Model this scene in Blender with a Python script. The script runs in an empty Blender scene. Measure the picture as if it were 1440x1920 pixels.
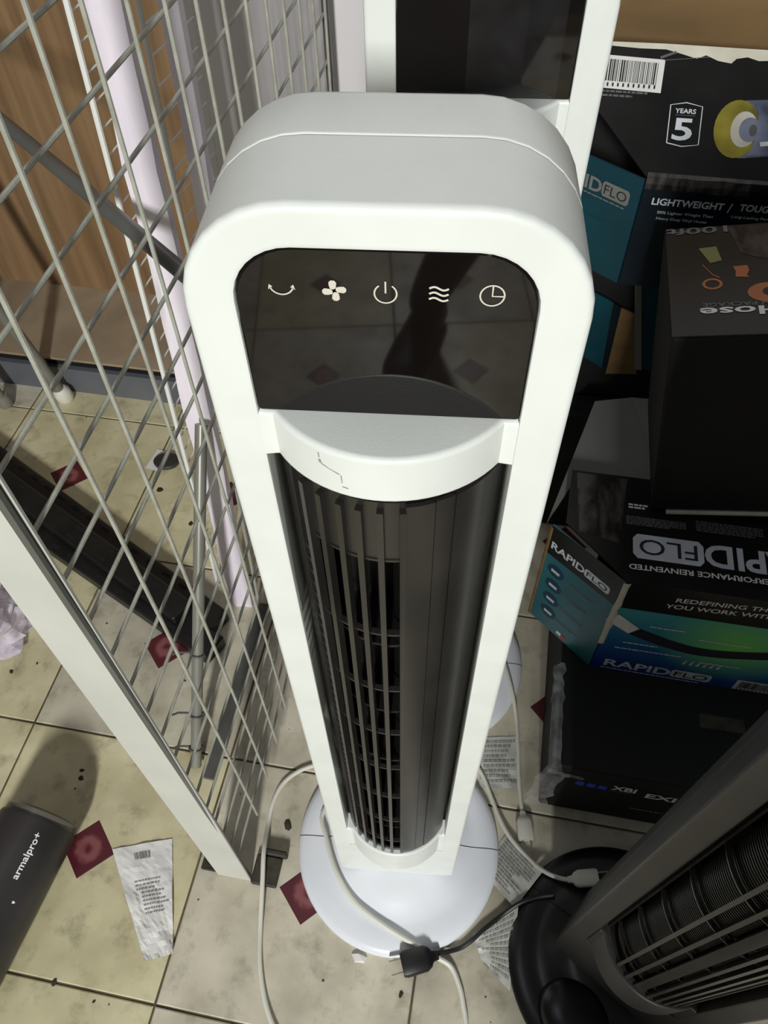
import bpy, math, random
from mathutils import Vector, Matrix
random.seed(7)
SC = bpy.context.scene
COL = SC.collection
sin, cos, PI = math.sin, math.cos, math.pi

# ------------------------------------------------------------------ camera
cam_d = bpy.data.cameras.new('camera')
cam = bpy.data.objects.new('camera', cam_d)
COL.objects.link(cam)
cam_d.sensor_fit = 'VERTICAL'
cam_d.sensor_height = 36.0
cam_d.sensor_width = 27.0
cam_d.lens = 1427.65 / 1920 * 36.0
cam_d.clip_start = 0.01
YAW, PITCH, ROLL = -0.0982, 0.9285, -0.0290
_f = Vector((sin(YAW) * cos(PITCH), cos(YAW) * cos(PITCH), -sin(PITCH)))
_r = Vector((cos(YAW), -sin(YAW), 0))
_u = _r.cross(_f)
_r2 = _r * cos(ROLL) + _u * sin(ROLL)
_u2 = -_r * sin(ROLL) + _u * cos(ROLL)
_m = Matrix((_r2, _u2, -_f)).transposed().to_4x4()
_m.translation = Vector((0.0203, -0.2340, 1.1891))
cam.matrix_world = _m
SC.camera = cam

# ------------------------------------------------------------------ world, lights, exposure
SC.view_settings.view_transform = 'Standard'
SC.view_settings.look = 'None'
SC.view_settings.gamma = 1.0
SC.view_settings.use_curve_mapping = False
SC.view_settings.exposure = 0.0
world = bpy.data.worlds.new('room_light')
SC.world = world
world.use_nodes = True
world.node_tree.nodes['Background'].inputs[0].default_value = (0.93, 0.97, 1.0, 1)
world.node_tree.nodes['Background'].inputs[1].default_value = 0.085

def area_light(name, loc, target, sx, sy, power, color):
    d = bpy.data.lights.new(name, 'AREA')
    d.shape = 'RECTANGLE'
    d.size, d.size_y, d.energy, d.color = sx, sy, power, color
    o = bpy.data.objects.new(name, d)
    COL.objects.link(o)
    o.location = loc
    o.rotation_euler = (Vector(target) - Vector(loc)).to_track_quat('-Z', 'Y').to_euler()
    o['kind'] = 'helper'
    return o
area_light('shop_strip_light', (-0.08, -3.4, 2.40), (-0.05, 0.1, 0.5), 0.22, 0.6, 154, (0.985, 1.0, 0.97))
area_light('ceiling_strip_light', (-0.6, 0.3, 3.0), (-0.5, 0.3, 0.0), 1.2, 0.5, 5, (0.93, 0.95, 1.0))

# ------------------------------------------------------------------ room frame (turned 6.1 degrees)
A = 0.107
def RF(U, V, z=0.0):
    return Vector((U * cos(A) + V * sin(A), -U * sin(A) + V * cos(A), z))

# ------------------------------------------------------------------ materials
def lin(c):
    c /= 255.0
    return c / 12.92 if c <= 0.04045 else ((c + 0.055) / 1.055) ** 2.4
def rgb(*c):
    return (lin(c[0]), lin(c[1]), lin(c[2]), 1.0)

def tile_dirt(m):
    nt = m.node_tree; b = nt.nodes['Principled BSDF']
    base = b.inputs['Base Color'].links[0].from_socket
    g = nt.nodes.new('ShaderNodeNewGeometry')
    def noise(sc, lo, hi, det):
        n = nt.nodes.new('ShaderNodeTexNoise'); n.inputs['Scale'].default_value = sc; n.inputs['Detail'].default_value = det; n.inputs['Roughness'].default_value = 0.65
        nt.links.new(g.outputs['Position'], n.inputs['Vector'])
        r = nt.nodes.new('ShaderNodeMapRange'); r.inputs['From Min'].default_value = lo; r.inputs['From Max'].default_value = hi
        nt.links.new(n.outputs['Fac'], r.inputs['Value']); return r.outputs[0]
    a = noise(26, 0.52, 0.74, 8); c = noise(5, 0.45, 0.75, 6)
    mul = nt.nodes.new('ShaderNodeMath'); mul.operation = 'MULTIPLY_ADD'; mul.use_clamp = True
    nt.links.new(a, mul.inputs[0]); mul.inputs[1].default_value = 0.55
    m2 = nt.nodes.new('ShaderNodeMath'); m2.operation = 'MULTIPLY'; nt.links.new(c, m2.inputs[0]); m2.inputs[1].default_value = 0.30
    nt.links.new(m2.outputs[0], mul.inputs[2])
    mx = nt.nodes.new('ShaderNodeMix'); mx.data_type = 'RGBA'
    nt.links.new(mul.outputs[0], mx.inputs[0]); nt.links.new(base, mx.inputs[6]); mx.inputs[7].default_value = rgb(112, 104, 82)
    nt.links.new(mx.outputs[2], b.inputs['Base Color'])
MATS = {}
def mat(name, c1, c2=None, rough=0.5, metal=0.0, scale=8.0, detail=4.0, bump=0.0, bscale=None, stretch=(1, 1, 1), ramp=(0.35, 0.65),
        spec=0.5, coat=0.0, coords='Object', rvar=0.0, trans=0.0, rand=0.0):
    m = bpy.data.materials.new(name)
    m.use_nodes = True
    nt = m.node_tree
    b = nt.nodes['Principled BSDF']
    b.inputs['Roughness'].default_value = rough
    b.inputs['Metallic'].default_value = metal
    b.inputs['Specular IOR Level'].default_value = spec
    b.inputs['Coat Weight'].default_value = coat
    b.inputs['Coat Roughness'].default_value = 0.08
    b.inputs['Transmission Weight'].default_value = trans
    tc = nt.nodes.new('ShaderNodeTexCoord')
    mp = nt.nodes.new('ShaderNodeMapping')
    mp.inputs['Scale'].default_value = stretch
    if coords == 'Position':
        g = nt.nodes.new('ShaderNodeNewGeometry')
        nt.links.new(g.outputs['Position'], mp.inputs['Vector'])
    else:
        nt.links.new(tc.outputs[coords], mp.inputs['Vector'])
    nz = nt.nodes.new('ShaderNodeTexNoise')
    nz.inputs['Scale'].default_value = scale
    nz.inputs['Detail'].default_value = detail
    nt.links.new(mp.outputs[0], nz.inputs['Vector'])
    rp = nt.nodes.new('ShaderNodeValToRGB')
    rp.color_ramp.elements[0].position, rp.color_ramp.elements[1].position = ramp
    rp.color_ramp.elements[0].color = c1
    rp.color_ramp.elements[1].color = c2 or c1
    nt.links.new(nz.outputs['Fac'], rp.inputs[0])
    out = rp.outputs[0]
    if rand:
        oi = nt.nodes.new('ShaderNodeObjectInfo')
        hs = nt.nodes.new('ShaderNodeHueSaturation')
        mr = nt.nodes.new('ShaderNodeMapRange')
        mr.inputs['To Min'].default_value = 1 - rand
        mr.inputs['To Max'].default_value = 1 + rand
        nt.links.new(oi.outputs['Random'], mr.inputs['Value'])
        nt.links.new(mr.outputs[0], hs.inputs['Value'])
        nt.links.new(out, hs.inputs['Color'])
        out = hs.outputs[0]
    nt.links.new(out, b.inputs['Base Color'])
    if rvar:
        mr2 = nt.nodes.new('ShaderNodeMapRange')
        mr2.inputs['To Min'].default_value = max(0.02, rough - rvar)
        mr2.inputs['To Max'].default_value = rough + rvar
        nt.links.new(nz.outputs['Fac'], mr2.inputs['Value'])
        nt.links.new(mr2.outputs[0], b.inputs['Roughness'])
    if bump:
        n2 = nt.nodes.new('ShaderNodeTexNoise')
        n2.inputs['Scale'].default_value = bscale or scale * 4
        n2.inputs['Detail'].default_value = 3
        nt.links.new(mp.outputs[0], n2.inputs['Vector'])
        bp = nt.nodes.new('ShaderNodeBump')
        bp.inputs['Strength'].default_value = bump
        bp.inputs['Distance'].default_value = 0.003
        nt.links.new(n2.outputs['Fac'], bp.inputs['Height'])
        nt.links.new(bp.outputs[0], b.inputs['Normal'])
    MATS[name] = m
    return m

def clear_plastic(name, tint, opacity, rough=0.15):
    m = mat(name, tint, rough=rough, bump=0.5, bscale=60)
    nt = m.node_tree
    b = nt.nodes['Principled BSDF']
    tr = nt.nodes.new('ShaderNodeBsdfTransparent')
    mx = nt.nodes.new('ShaderNodeMixShader')
    nz = nt.nodes.new('ShaderNodeTexNoise')
    nz.inputs['Scale'].default_value = 45
    mr = nt.nodes.new('ShaderNodeMapRange')
    mr.inputs['From Min'].default_value, mr.inputs['From Max'].default_value = 0.3, 0.7
    mr.inputs['To Min'].default_value, mr.inputs['To Max'].default_value = opacity * 0.4, min(1, opacity * 1.6)
    tc = nt.nodes.new('ShaderNodeTexCoord')
    nt.links.new(tc.outputs['Object'], nz.inputs['Vector'])
    nt.links.new(nz.outputs['Fac'], mr.inputs['Value'])
    nt.links.new(mr.outputs[0], mx.inputs[0])
    nt.links.new(tr.outputs[0], mx.inputs[1])
    nt.links.new(b.outputs[0], mx.inputs[2])
    nt.links.new(mx.outputs[0], nt.nodes['Material Output'].inputs['Surface'])
    return m

mat('white_plastic', rgb(226, 229, 224), rgb(231, 234, 229), rough=0.34, scale=30, bump=0.04, bscale=900)
mat('white_base', rgb(230, 232, 238), rgb(234, 236, 242), rough=0.28, scale=20)
mat('glossy_panel', rgb(16, 13, 12), rgb(20, 16, 15), rough=0.035, scale=20, spec=0.36)
mat('grille_black', rgb(32, 30, 28), rgb(44, 41, 38), rough=0.31, scale=14)
mat('impeller_black', rgb(10, 10, 10), rgb(20, 19, 18), rough=0.4, scale=30)
mat('icon_print', rgb(212, 207, 192), rough=0.5)
mat('grey_frame', rgb(54, 53, 52), rgb(62, 60, 58), rough=0.42, scale=20, bump=0.05, bscale=800)
mat('black_base', rgb(13, 13, 14), rgb(19, 19, 20), rough=0.3, scale=12)
mat('scuff', rgb(190, 190, 182), rgb(150, 149, 140), rough=0.8, scale=200)
mat('wire_paint', rgb(158, 158, 146), rgb(178, 178, 166), rough=0.45, scale=60, coords='Position', bump=0.1, bscale=400)
mat('post_paint', rgb(198, 199, 191), rgb(208, 208, 200), rough=0.45, scale=10, coords='Position')
mat('foot_black', rgb(44, 42, 34), rgb(66, 62, 50), rough=0.7, scale=60)
mat('tile_yellow', rgb(222, 213, 176), rgb(192, 182, 144), rough=0.42, scale=9, detail=8, coords='Position', rvar=0.12, rand=0.05)
mat('tile_grey', rgb(212, 204, 184), rgb(184, 176, 156), rough=0.42, scale=10, detail=8, coords='Position', rvar=0.12, rand=0.05)
tile_dirt(MATS['tile_yellow']); tile_dirt(MATS['tile_grey'])
mat('grout', rgb(104, 94, 68), rgb(70, 64, 48), rough=0.9, scale=18, coords='Position')
mat('dirt', rgb(40, 36, 28), rgb(60, 54, 40), rough=0.9)
mat('wood', rgb(146, 116, 84), rgb(118, 92, 64), rough=0.4, scale=5, detail=8, stretch=(9, 9, 0.55), ramp=(0.35, 0.7), bump=0.08)
mat('platform_top', rgb(170, 152, 128), rgb(140, 122, 100), rough=0.5, scale=6)
mat('kick_grey', rgb(104, 106, 112), rgb(92, 94, 100), rough=0.45, scale=6)
mat('strip_grey', rgb(86, 86, 82), rgb(62, 62, 58), rough=0.5, scale=12)
mat('gap_black', rgb(10, 9, 9), rough=0.8)
mat('grey_wall', rgb(226, 222, 224), rgb(208, 204, 206), rough=0.28, scale=2.5, stretch=(3, 3, 0.4))
mat('wall_paint', rgb(150, 146, 140), rgb(142, 138, 132), rough=0.7, scale=3)
mat('sheet_white', rgb(244, 236, 244), rgb(232, 222, 234), rough=0.3, scale=9, stretch=(4, 4, 0.8), bump=0.5, bscale=12)
mat('wire_white', rgb(232, 233, 228), rough=0.35)
mat('tube_grey', rgb(112, 112, 108), rgb(96, 96, 92), rough=0.35, metal=0.3)
mat('tube_light', rgb(142, 140, 130), rgb(126, 124, 116), rough=0.35, metal=0.2)
mat('rubber_white', rgb(226, 222, 208), rough=0.6)
mat('bar_black', rgb(11, 11, 11), rgb(24, 23, 22), rough=0.45, scale=20, coords='Position')
mat('roll_black', rgb(50, 47, 46), rgb(62, 58, 58), rough=0.42, scale=10)
mat('roll_end', rgb(84, 82, 74), rgb(110, 106, 96), rough=0.3)
mat('paper', rgb(232, 230, 226), rgb(220, 218, 214), rough=0.7, scale=40, bump=0.15, bscale=60)
mat('label_paper', rgb(200, 199, 192), rgb(186, 185, 178), rough=0.6, scale=40)
mat('ink_grey', rgb(150, 148, 146), rgb(128, 126, 124), rough=0.8, scale=300)
mat('ink_tag', rgb(150, 149, 143), rough=0.8)
mat('ink_dark', rgb(34, 34, 36), rough=0.7)
mat('print_white', rgb(248, 248, 246), rough=0.45)
mat('print_silver', rgb(222, 228, 234), rgb(206, 212, 220), rough=0.4, scale=40)
mat('print_grey', rgb(96, 96, 98), rough=0.5)
mat('carton_black', rgb(20, 19, 18), rgb(30, 28, 27), rough=0.34, scale=9, detail=6, rvar=0.1)
mat('carton_matt_black', rgb(3, 3, 3), rgb(6, 6, 7), rough=0.75)
mat('carton_navy', rgb(9, 18, 26), rgb(12, 26, 36), rough=0.34, scale=6)
mat('carton_teal', rgb(50, 110, 120), rgb(36, 94, 106), rough=0.4, scale=7)
mat('carton_dark_teal', rgb(8, 66, 78), rgb(6, 52, 64), rough=0.4, scale=7)
mat('cardboard', rgb(126, 98, 60), rgb(106, 82, 48), rough=0.75, scale=6, stretch=(1, 1, 5))
mat('torn_cream', rgb(222, 218, 202), rgb(206, 200, 182), rough=0.85, scale=30)
mat('carton_grey', rgb(126, 126, 122), rgb(112, 112, 108), rough=0.6, scale=5)
mat('tape', rgb(34, 31, 30), rgb(78, 74, 72), ramp=(0.42, 0.62), rough=0.2, scale=24, stretch=(3, 1, 1))
mat('brass', rgb(168, 156, 58), rgb(92, 86, 40), rough=0.35, scale=18)
mat('silver_print', rgb(136, 142, 164), rgb(70, 76, 98), rough=0.35, scale=25)
mat('orange_print', rgb(196, 122, 66), rgb(184, 110, 76), rough=0.5)
mat('lime_print', rgb(150, 150, 92), rgb(120, 122, 80), rough=0.5)
mat('blue_print', rgb(46, 66, 190), rgb(60, 90, 210), rough=0.5)
mat('yellow_print', rgb(150, 140, 30), rough=0.5)
mat('red_print', rgb(190, 60, 60), rough=0.5)
mat('hose_print', rgb(38, 32, 50), rgb(28, 24, 36), rough=0.5)
mat('navy_print', rgb(18, 60, 82), rough=0.5)
mat('cord_white', rgb(222, 220, 208), rough=0.45)
mat('cord_black', rgb(22, 22, 22), rough=0.45)
mat('prong', rgb(200, 196, 180), rough=0.25, metal=0.9)
clear_plastic('clear_wrap', rgb(226, 224, 228), 0.24)
clear_plastic('bag_plastic', rgb(232, 222, 234), 0.55)
clear_plastic('clear_film', rgb(120, 120, 125), 0.05, 0.06)

def medallion_mat():
    m = mat('medallion_red', rgb(92, 34, 42), rgb(104, 44, 50), rough=0.4)
    nt = m.node_tree
    b = nt.nodes['Principled BSDF']
    tc = nt.nodes.new('ShaderNodeTexCoord')
    wv = nt.nodes.new('ShaderNodeTexWave')
    wv.wave_type = 'RINGS'; wv.rings_direction = 'Z'
    wv.inputs['Scale'].default_value = 13
    wv.inputs['Distortion'].default_value = 1.2
    wv.inputs['Detail'].default_value = 1.0
    wv.inputs['Detail Scale'].default_value = 8
    nt.links.new(tc.outputs['Object'], wv.inputs['Vector'])
    rp = nt.nodes.new('ShaderNodeValToRGB')
    rp.color_ramp.elements[0].position, rp.color_ramp.elements[1].position = 0.1, 0.9
    rp.color_ramp.elements[0].color = rgb(88, 30, 38)
    rp.color_ramp.elements[1].color = rgb(134, 78, 80)
    nt.links.new(wv.outputs['Fac'], rp.inputs[0])
    ln = nt.nodes.new('ShaderNodeVectorMath'); ln.operation = 'LENGTH'
    nt.links.new(tc.outputs['Object'], ln.inputs[0])
    gt = nt.nodes.new('ShaderNodeMapRange')
    gt.inputs['From Min'].default_value, gt.inputs['From Max'].default_value = 0.022, 0.027
    nt.links.new(ln.outputs['Value'], gt.inputs['Value'])
    mx = nt.nodes.new('ShaderNodeMix'); mx.data_type = 'RGBA'
    nt.links.new(gt.outputs[0], mx.inputs[0])
    nt.links.new(rp.outputs[0], mx.inputs[6])
    mx.inputs[7].default_value = rgb(84, 28, 36)
    nt.links.new(mx.outputs[2], b.inputs['Base Color'])
medallion_mat()

def hose_front_mat():
    """flat print of the hose carton: black band above a blue to teal picture with a green patch (local x right, z up)"""
    m = mat('carton_picture', rgb(20, 50, 110), rough=0.36)
    nt = m.node_tree
    b = nt.nodes['Principled BSDF']
    tc = nt.nodes.new('ShaderNodeTexCoord')
    sp = nt.nodes.new('ShaderNodeSeparateXYZ')
    nt.links.new(tc.outputs['Object'], sp.inputs[0])
    ad = nt.nodes.new('ShaderNodeMath'); ad.operation = 'MULTIPLY_ADD'
    nt.links.new(sp.outputs['X'], ad.inputs[0]); ad.inputs[1].default_value = 0.22
    nt.links.new(sp.outputs['Z'], ad.inputs[2])
    mr = nt.nodes.new('ShaderNodeMapRange')
    mr.inputs['From Max'].default_value = 0.18
    nt.links.new(ad.outputs[0], mr.inputs['Value'])
    rp = nt.nodes.new('ShaderNodeValToRGB')
    rp.color_ramp.elements[0].color = rgb(16, 48, 128); rp.color_ramp.elements[0].position = 0.08
    rp.color_ramp.elements[1].color = rgb(72, 158, 166); rp.color_ramp.elements[1].position = 0.95
    e = rp.color_ramp.elements.new(0.5); e.color = rgb(36, 98, 156)
    nt.links.new(mr.outputs[0], rp.inputs[0])
    ds = nt.nodes.new('ShaderNodeVectorMath'); ds.operation = 'DISTANCE'
    ds.inputs[1].default_value = (0.165, 0.0, 0.118)
    nt.links.new(tc.outputs['Object'], ds.inputs[0])
    g = nt.nodes.new('ShaderNodeMapRange')
    g.inputs['From Min'].default_value, g.inputs['From Max'].default_value = 0.10, 0.0
    nt.links.new(ds.outputs['Value'], g.inputs['Value'])
    mx = nt.nodes.new('ShaderNodeMix'); mx.data_type = 'RGBA'
    nt.links.new(g.outputs[0], mx.inputs[0]); nt.links.new(rp.outputs[0], mx.inputs[6]); mx.inputs[7].default_value = rgb(136, 226, 104)
    band = nt.nodes.new('ShaderNodeMath'); band.operation = 'GREATER_THAN'
    nt.links.new(sp.outputs['Z'], band.inputs[0]); band.inputs[1].default_value = 0.172
    mx2 = nt.nodes.new('ShaderNodeMix'); mx2.data_type = 'RGBA'
    nt.links.new(band.outputs[0], mx2.inputs[0]); nt.links.new(mx.outputs[2], mx2.inputs[6]); mx2.inputs[7].default_value = rgb(16, 15, 14)
    nt.links.new(mx2.outputs[2], b.inputs['Base Color'])
hose_front_mat()

# ------------------------------------------------------------------ mesh helpers
class MB:
    def __init__(self):
        self.v, self.f = [], []
    def add(self, vs, fs):
        n = len(self.v)
        self.v += [tuple(p) for p in vs]
        self.f += [tuple(i + n for i in f) for f in fs]
        return self
    def box(self, x0, x1, y0, y1, z0, z1):
        return self.add([(x0, y0, z0), (x1, y0, z0), (x1, y1, z0), (x0, y1, z0), (x0, y0, z1), (x1, y0, z1), (x1, y1, z1), (x0, y1, z1)],
                        [(0, 3, 2, 1), (4, 5, 6, 7), (0, 1, 5, 4), (1, 2, 6, 5), (2, 3, 7, 6), (3, 0, 4, 7)])
    def bbox(self, x0, x1, y0, y1, z0, z1, b=0.002):
        """box with chamfered edges"""
        r = []
        for z, d in ((z0, b), (z0 + b, 0), (z1 - b, 0), (z1, b)):
            r.append([(x0 + d + b * (d == 0), y0 + d, z), (x1 - d - b * (d == 0), y0 + d, z), (x1 - d, y0 + d + b * (d == 0), z), (x1 - d, y1 - d - b * (d == 0), z),
                      (x1 - d - b * (d == 0), y1 - d, z), (x0 + d + b * (d == 0), y1 - d, z), (x0 + d, y1 - d - b * (d == 0), z), (x0 + d, y0 + d + b * (d == 0), z)])
        return self.loft(r, cap0=True, cap1=True)
    def loft(self, rings, cap0=False, cap1=False, closed=True):
        n = len(rings[0]); vs = [p for r in rings for p in r]; fs = []
        for i in range(len(rings) - 1):
            for j in range(n if closed else n - 1):
                k = (j + 1) % n
                fs.append((i * n + j, i * n + k, (i + 1) * n + k, (i + 1) * n + j))
        if cap0: fs.append(tuple(reversed(range(n))))
        if cap1: fs.append(tuple(range((len(rings) - 1) * n, len(rings) * n)))
        return self.add(vs, fs)
    def tube(self, path, r, seg=8, cap=True):
        pts = [Vector(p) for p in path]; rings = []; up = None
        for i, p in enumerate(pts):
            t = (pts[min(i + 1, len(pts) - 1)] - pts[max(i - 1, 0)]).normalized()
            if up is None:
                up = Vector((0, 0, 1)) if abs(t.z) < 0.9 else Vector((0, 1, 0))
            s = t.cross(up).normalized(); up = s.cross(t).normalized()
            rr = r[i] if isinstance(r, (list, tuple)) else r
            rings.append([p + (s * cos(2 * PI * k / seg) + up * sin(2 * PI * k / seg)) * rr for k in range(seg)])
        return self.loft(rings, cap, cap)
    def prism(self, poly, z0, z1, ax=None):
        n = len(poly)
        pf = ax or (lambda x, y, z: (x, y, z))
        return self.add([pf(x, y, z0) for x, y in poly] + [pf(x, y, z1) for x, y in poly],
                        [tuple(reversed(range(n))), tuple(range(n, 2 * n))] + [(i, (i + 1) % n, n + (i + 1) % n, n + i) for i in range(n)])
    def mesh(self, name, smooth=False, angle=40):
        me = bpy.data.meshes.new(name)
        me.from_pydata(self.v, [], self.f)
        me.validate(); me.update()
        if smooth:
            me.polygons.foreach_set('use_smooth', [True] * len(me.polygons))
            try: me.set_sharp_from_angle(angle=math.radians(angle))
            except Exception: pass
        return me
    def build(self, name, material, parent=None, smooth=False, angle=40):
        me = self.mesh(name, smooth, angle)
        me.materials.append(MATS[material])
        o = bpy.data.objects.new(name, me)
        COL.objects.link(o)
        if parent: o.parent = parent
        return o

def empty(name, loc=(0, 0, 0), rz=0.0):
    o = bpy.data.objects.new(name, None)
    COL.objects.link(o)
    o.location = loc; o.rotation_euler = (0, 0, rz); o.empty_display_size = 0.05
    return o
def tag(o, label, cat, group=None, kind=None):
    o['label'] = label; o['category'] = cat
    if group: o['group'] = group
    if kind: o['kind'] = kind
    return o
def struct(o, label=None, cat=None):
    o['kind'] = 'structure'
    if label: o['label'] = label
    if cat: o['category'] = cat
    return o
def catmull(pts, n=6):
    P = [Vector(p) for p in pts]; out = []
    for i in range(len(P) - 1):
        p0, p1, p2, p3 = P[max(i - 1, 0)], P[i], P[i + 1], P[min(i + 2, len(P) - 1)]
        for k in range(n):
            t = k / n
            out.append(0.5 * ((2 * p1) + (p2 - p0) * t + (2 * p0 - 5 * p1 + 4 * p2 - p3) * t * t + (3 * p1 - p0 - 3 * p2 + p3) * t ** 3))
    return out + [P[-1]]

class Face:
    """a flat frame in a thing's local space: origin, right, up; print lies a fraction of a millimetre proud of it"""
    def __init__(s, o, ex, ey, lift=0.0004):
        s.o = Vector(o); s.ex = Vector(ex).normalized(); s.ey = Vector(ey).normalized()
        s.n = s.ex.cross(s.ey).normalized(); s.lift = lift
    def p(s, a, b, l=1.0):
        return s.o + s.ex * a + s.ey * b + s.n * s.lift * l
    def poly(s, mb, pts, l=1.0):
        n = len(mb.v)
        mb.v += [tuple(s.p(a, b, l)) for a, b in pts]
        mb.f.append(tuple(range(n, n + len(pts))))
        return mb
    def rect(s, mb, a0, a1, b0, b1, l=1.0, slope=0.0):
        return s.poly(mb, [(a0, b0), (a1, b0 + slope * (a1 - a0)), (a1, b1 + slope * (a1 - a0)), (a0, b1)], l)
    def disc(s, mb, a, b, ra, rb, l=1.0, n=20):
        return s.poly(mb, [(a + ra * cos(2 * PI * i / n), b + rb * sin(2 * PI * i / n)) for i in range(n)], l)
    def line(s, mb, pts, w, l=1.0):
        P = [Vector((a, b)) for a, b in pts]
        L, R = [], []
        for i, p in enumerate(P):
            t = (P[min(i + 1, len(P) - 1)] - P[max(i - 1, 0)]).normalized()
            ww = w[i] if isinstance(w, (list, tuple)) else w
            q = Vector((-t.y, t.x)) * ww * 0.5
            L.append(p + q); R.append(p - q)
        n = len(mb.v)
        for a, b in zip(L, R):
            mb.v += [tuple(s.p(*a, l)), tuple(s.p(*b, l))]
        for i in range(len(P) - 1):
            mb.f.append((n + 2 * i, n + 2 * i + 1, n + 2 * i + 3, n + 2 * i + 2))
        return mb
    def text(s, name, txt, a, b, w, h, material, parent, bold=0.0, l=1.6, flip=False, slope=0.0):
        """lettering fitted to a w by h box whose lower left corner is (a, b); flip turns it upside down within that box"""
        cu = bpy.data.curves.new('t', 'FONT')
        cu.body = txt; cu.offset = bold; cu.resolution_u = 3
        to = bpy.data.objects.new('t', cu)
        COL.objects.link(to)
        me0 = to.to_mesh()
        vs = [v.co.copy() for v in me0.vertices]; fs = [tuple(p.vertices) for p in me0.polygons]
        to.to_mesh_clear()
        bpy.data.objects.remove(to); bpy.data.curves.remove(cu)
        x0, x1 = min(v.x for v in vs), max(v.x for v in vs); y0, y1 = min(v.y for v in vs), max(v.y for v in vs)
        mb = MB(); out = []
        for v in vs:
            x = (v.x - x0) / (x1 - x0); y = (v.y - y0) / (y1 - y0)
            if flip: x, y = 1 - x, 1 - y
            out.append(s.p(a + x * w, b + y * h + slope * x * w, l))
        mb.add(out, fs)
        return mb.build(name, material, parent)

# ------------------------------------------------------------------ the room
PITCHT = 0.333
T0 = (-0.454, -0.043)
floor = MB().add([RF(-2.0, -2.4, -0.0022), RF(1.8, -2.4, -0.0022), RF(1.8, 1.5, -0.0022), RF(-2.0, 1.5, -0.0022)], [(0, 1, 2, 3)]).build('floor', 'grout')
struct(floor, 'dirty beige ceramic tile floor with maroon inset squares', 'floor')
def tile_mesh():
    h = PITCHT / 2 - 0.0016; mb = MB(); r = []
    for d, z in ((0, -0.002), (0, -0.0008), (0.0015, 0.0)):
        r.append([(-h + d, -h + d, z), (h - d, -h + d, z), (h - d, h - d, z), (-h + d, h - d, z)])
    return mb.loft(r, cap1=True)
tmy = tile_mesh().mesh('tile'); tmy.materials.append(MATS['tile_yellow'])
tmg = tile_mesh().mesh('tile'); tmg.materials.append(MATS['tile_grey'])
medm = MB().loft([[(0.041, 0, -0.001), (0, 0.041, -0.001), (-0.041, 0, -0.001), (0, -0.041, -0.001)], [(0.041, 0, 0.0003), (0, 0.041, 0.0003), (-0.041, 0, 0.0003), (0, -0.041, 0.0003)],
                  [(0.0395, 0, 0.0006), (0, 0.0395, 0.0006), (-0.0395, 0, 0.0006), (0, -0.0395, 0.0006)]], cap1=True).mesh('medallion')
medm.materials.append(MATS['medallion_red'])
yellow = {(0, 0), (-1, 0), (0, -1), (-1, -1), (-1, 1), (-2, 0), (-2, 1), (-1, 2), (0, 2), (-2, 2), (0, 3), (-1, 3), (-2, -1), (1, 2)}
for i in range(-3, 5):
    for j in range(-6, 4):
        y = (i, j) in yellow or (j < -1 and (i * 7 + j * 3) % 5 < 2)
        o = bpy.data.objects.new('tile', tmy if y else tmg)
        COL.objects.link(o); o.parent = floor
        o.location = RF(T0[0] + i * PITCHT, T0[1] + j * PITCHT, random.uniform(-0.0003, 0.0))
        o.rotation_euler = (0, 0, -A)
        md = bpy.data.objects.new('medallion', medm)
        COL.objects.link(md); md.parent = o
        md.rotation_euler = (0, 0, random.choice((0, 1, 2, 3)) * PI / 2)

def rbox(name, U0, U1, V0, V1, z0, z1, material, parent=None, bev=0.0):
    mb = MB()
    if bev: mb.bbox(U0, U1, V0, V1, z0, z1, bev)
    else: mb.box(U0, U1, V0, V1, z0, z1)
    mb.v = [tuple(RF(*p)) for p in mb.v]
    return mb.build(name, material, parent)
struct(rbox('wall_back', -0.42, 0.02, 0.80, 0.86, 0, 2.2, 'grey_wall'), 'glossy grey upright panel wall behind the wire panel', 'wall')
struct(rbox('trim_1', 0.022, 0.036, 0.795, 0.86, 0, 2.2, 'gap_black'), 'thin dark joint strip between grey wall panels', 'trim')
struct(rbox('wall_rear', 0.038, 1.6, 0.98, 1.04, 0, 2.2, 'grey_wall'), 'grey wall panel behind the second white fan', 'wall')

# ------------------------------------------------------------------ tower fans
def rrect(W, z0, z1, rt, rb, n=8):
    """rounded upright outline in (x, z), anticlockwise from the lower right corner"""
    out = []
    for cx, cz, r, a0 in ((W - rb, z0 + rb, rb, -90), (W - rt, z1 - rt, rt, 0), (-W + rt, z1 - rt, rt, 90), (-W + rb, z0 + rb, rb, 180)):
        for k in range(n + 1):
            a = math.radians(a0 + 90 * k / n)
            out.append((cx + r * cos(a), cz + r * sin(a)))
    return out
FW, FWI, FD, FZ0, FZ1 = 0.0786, 0.0578, 0.0888, 0.032, 1.0457
CY, CR = 0.038, 0.064                         # the round grille's axis and the cap's radius
def ring_at(d, y, rt=0.045, rb=0.012):
    return [(x, y, z) for x, z in rrect(FW - d, FZ0 + d, FZ1 - d, max(rt - d, 0.001), max(rb - d, 0.001))]
def inner_at(d, y):
    return [(x, y, z) for x, z in rrect(FWI + d, 0.165 - d, 1.0286 + d, 0.024 + d, 0.003 + d)]
def arc_pts(r, a0, a1, n):
    """points of the grille drum seen from the front; angle 0 is the nearest line"""
    return [(r * sin(math.radians(a0 + (a1 - a0) * k / n)), CY - r * cos(math.radians(a0 + (a1 - a0) * k / n))) for k in range(n + 1)]
def drum_plate(mb, r0, r1, a0, a1, z0, z1, n=10):
    o, i = arc_pts(r1, a0, a1, n), arc_pts(r0, a0, a1, n)
    poly = o + i[::-1]
    return mb.prism(poly, z0, z1)
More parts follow.
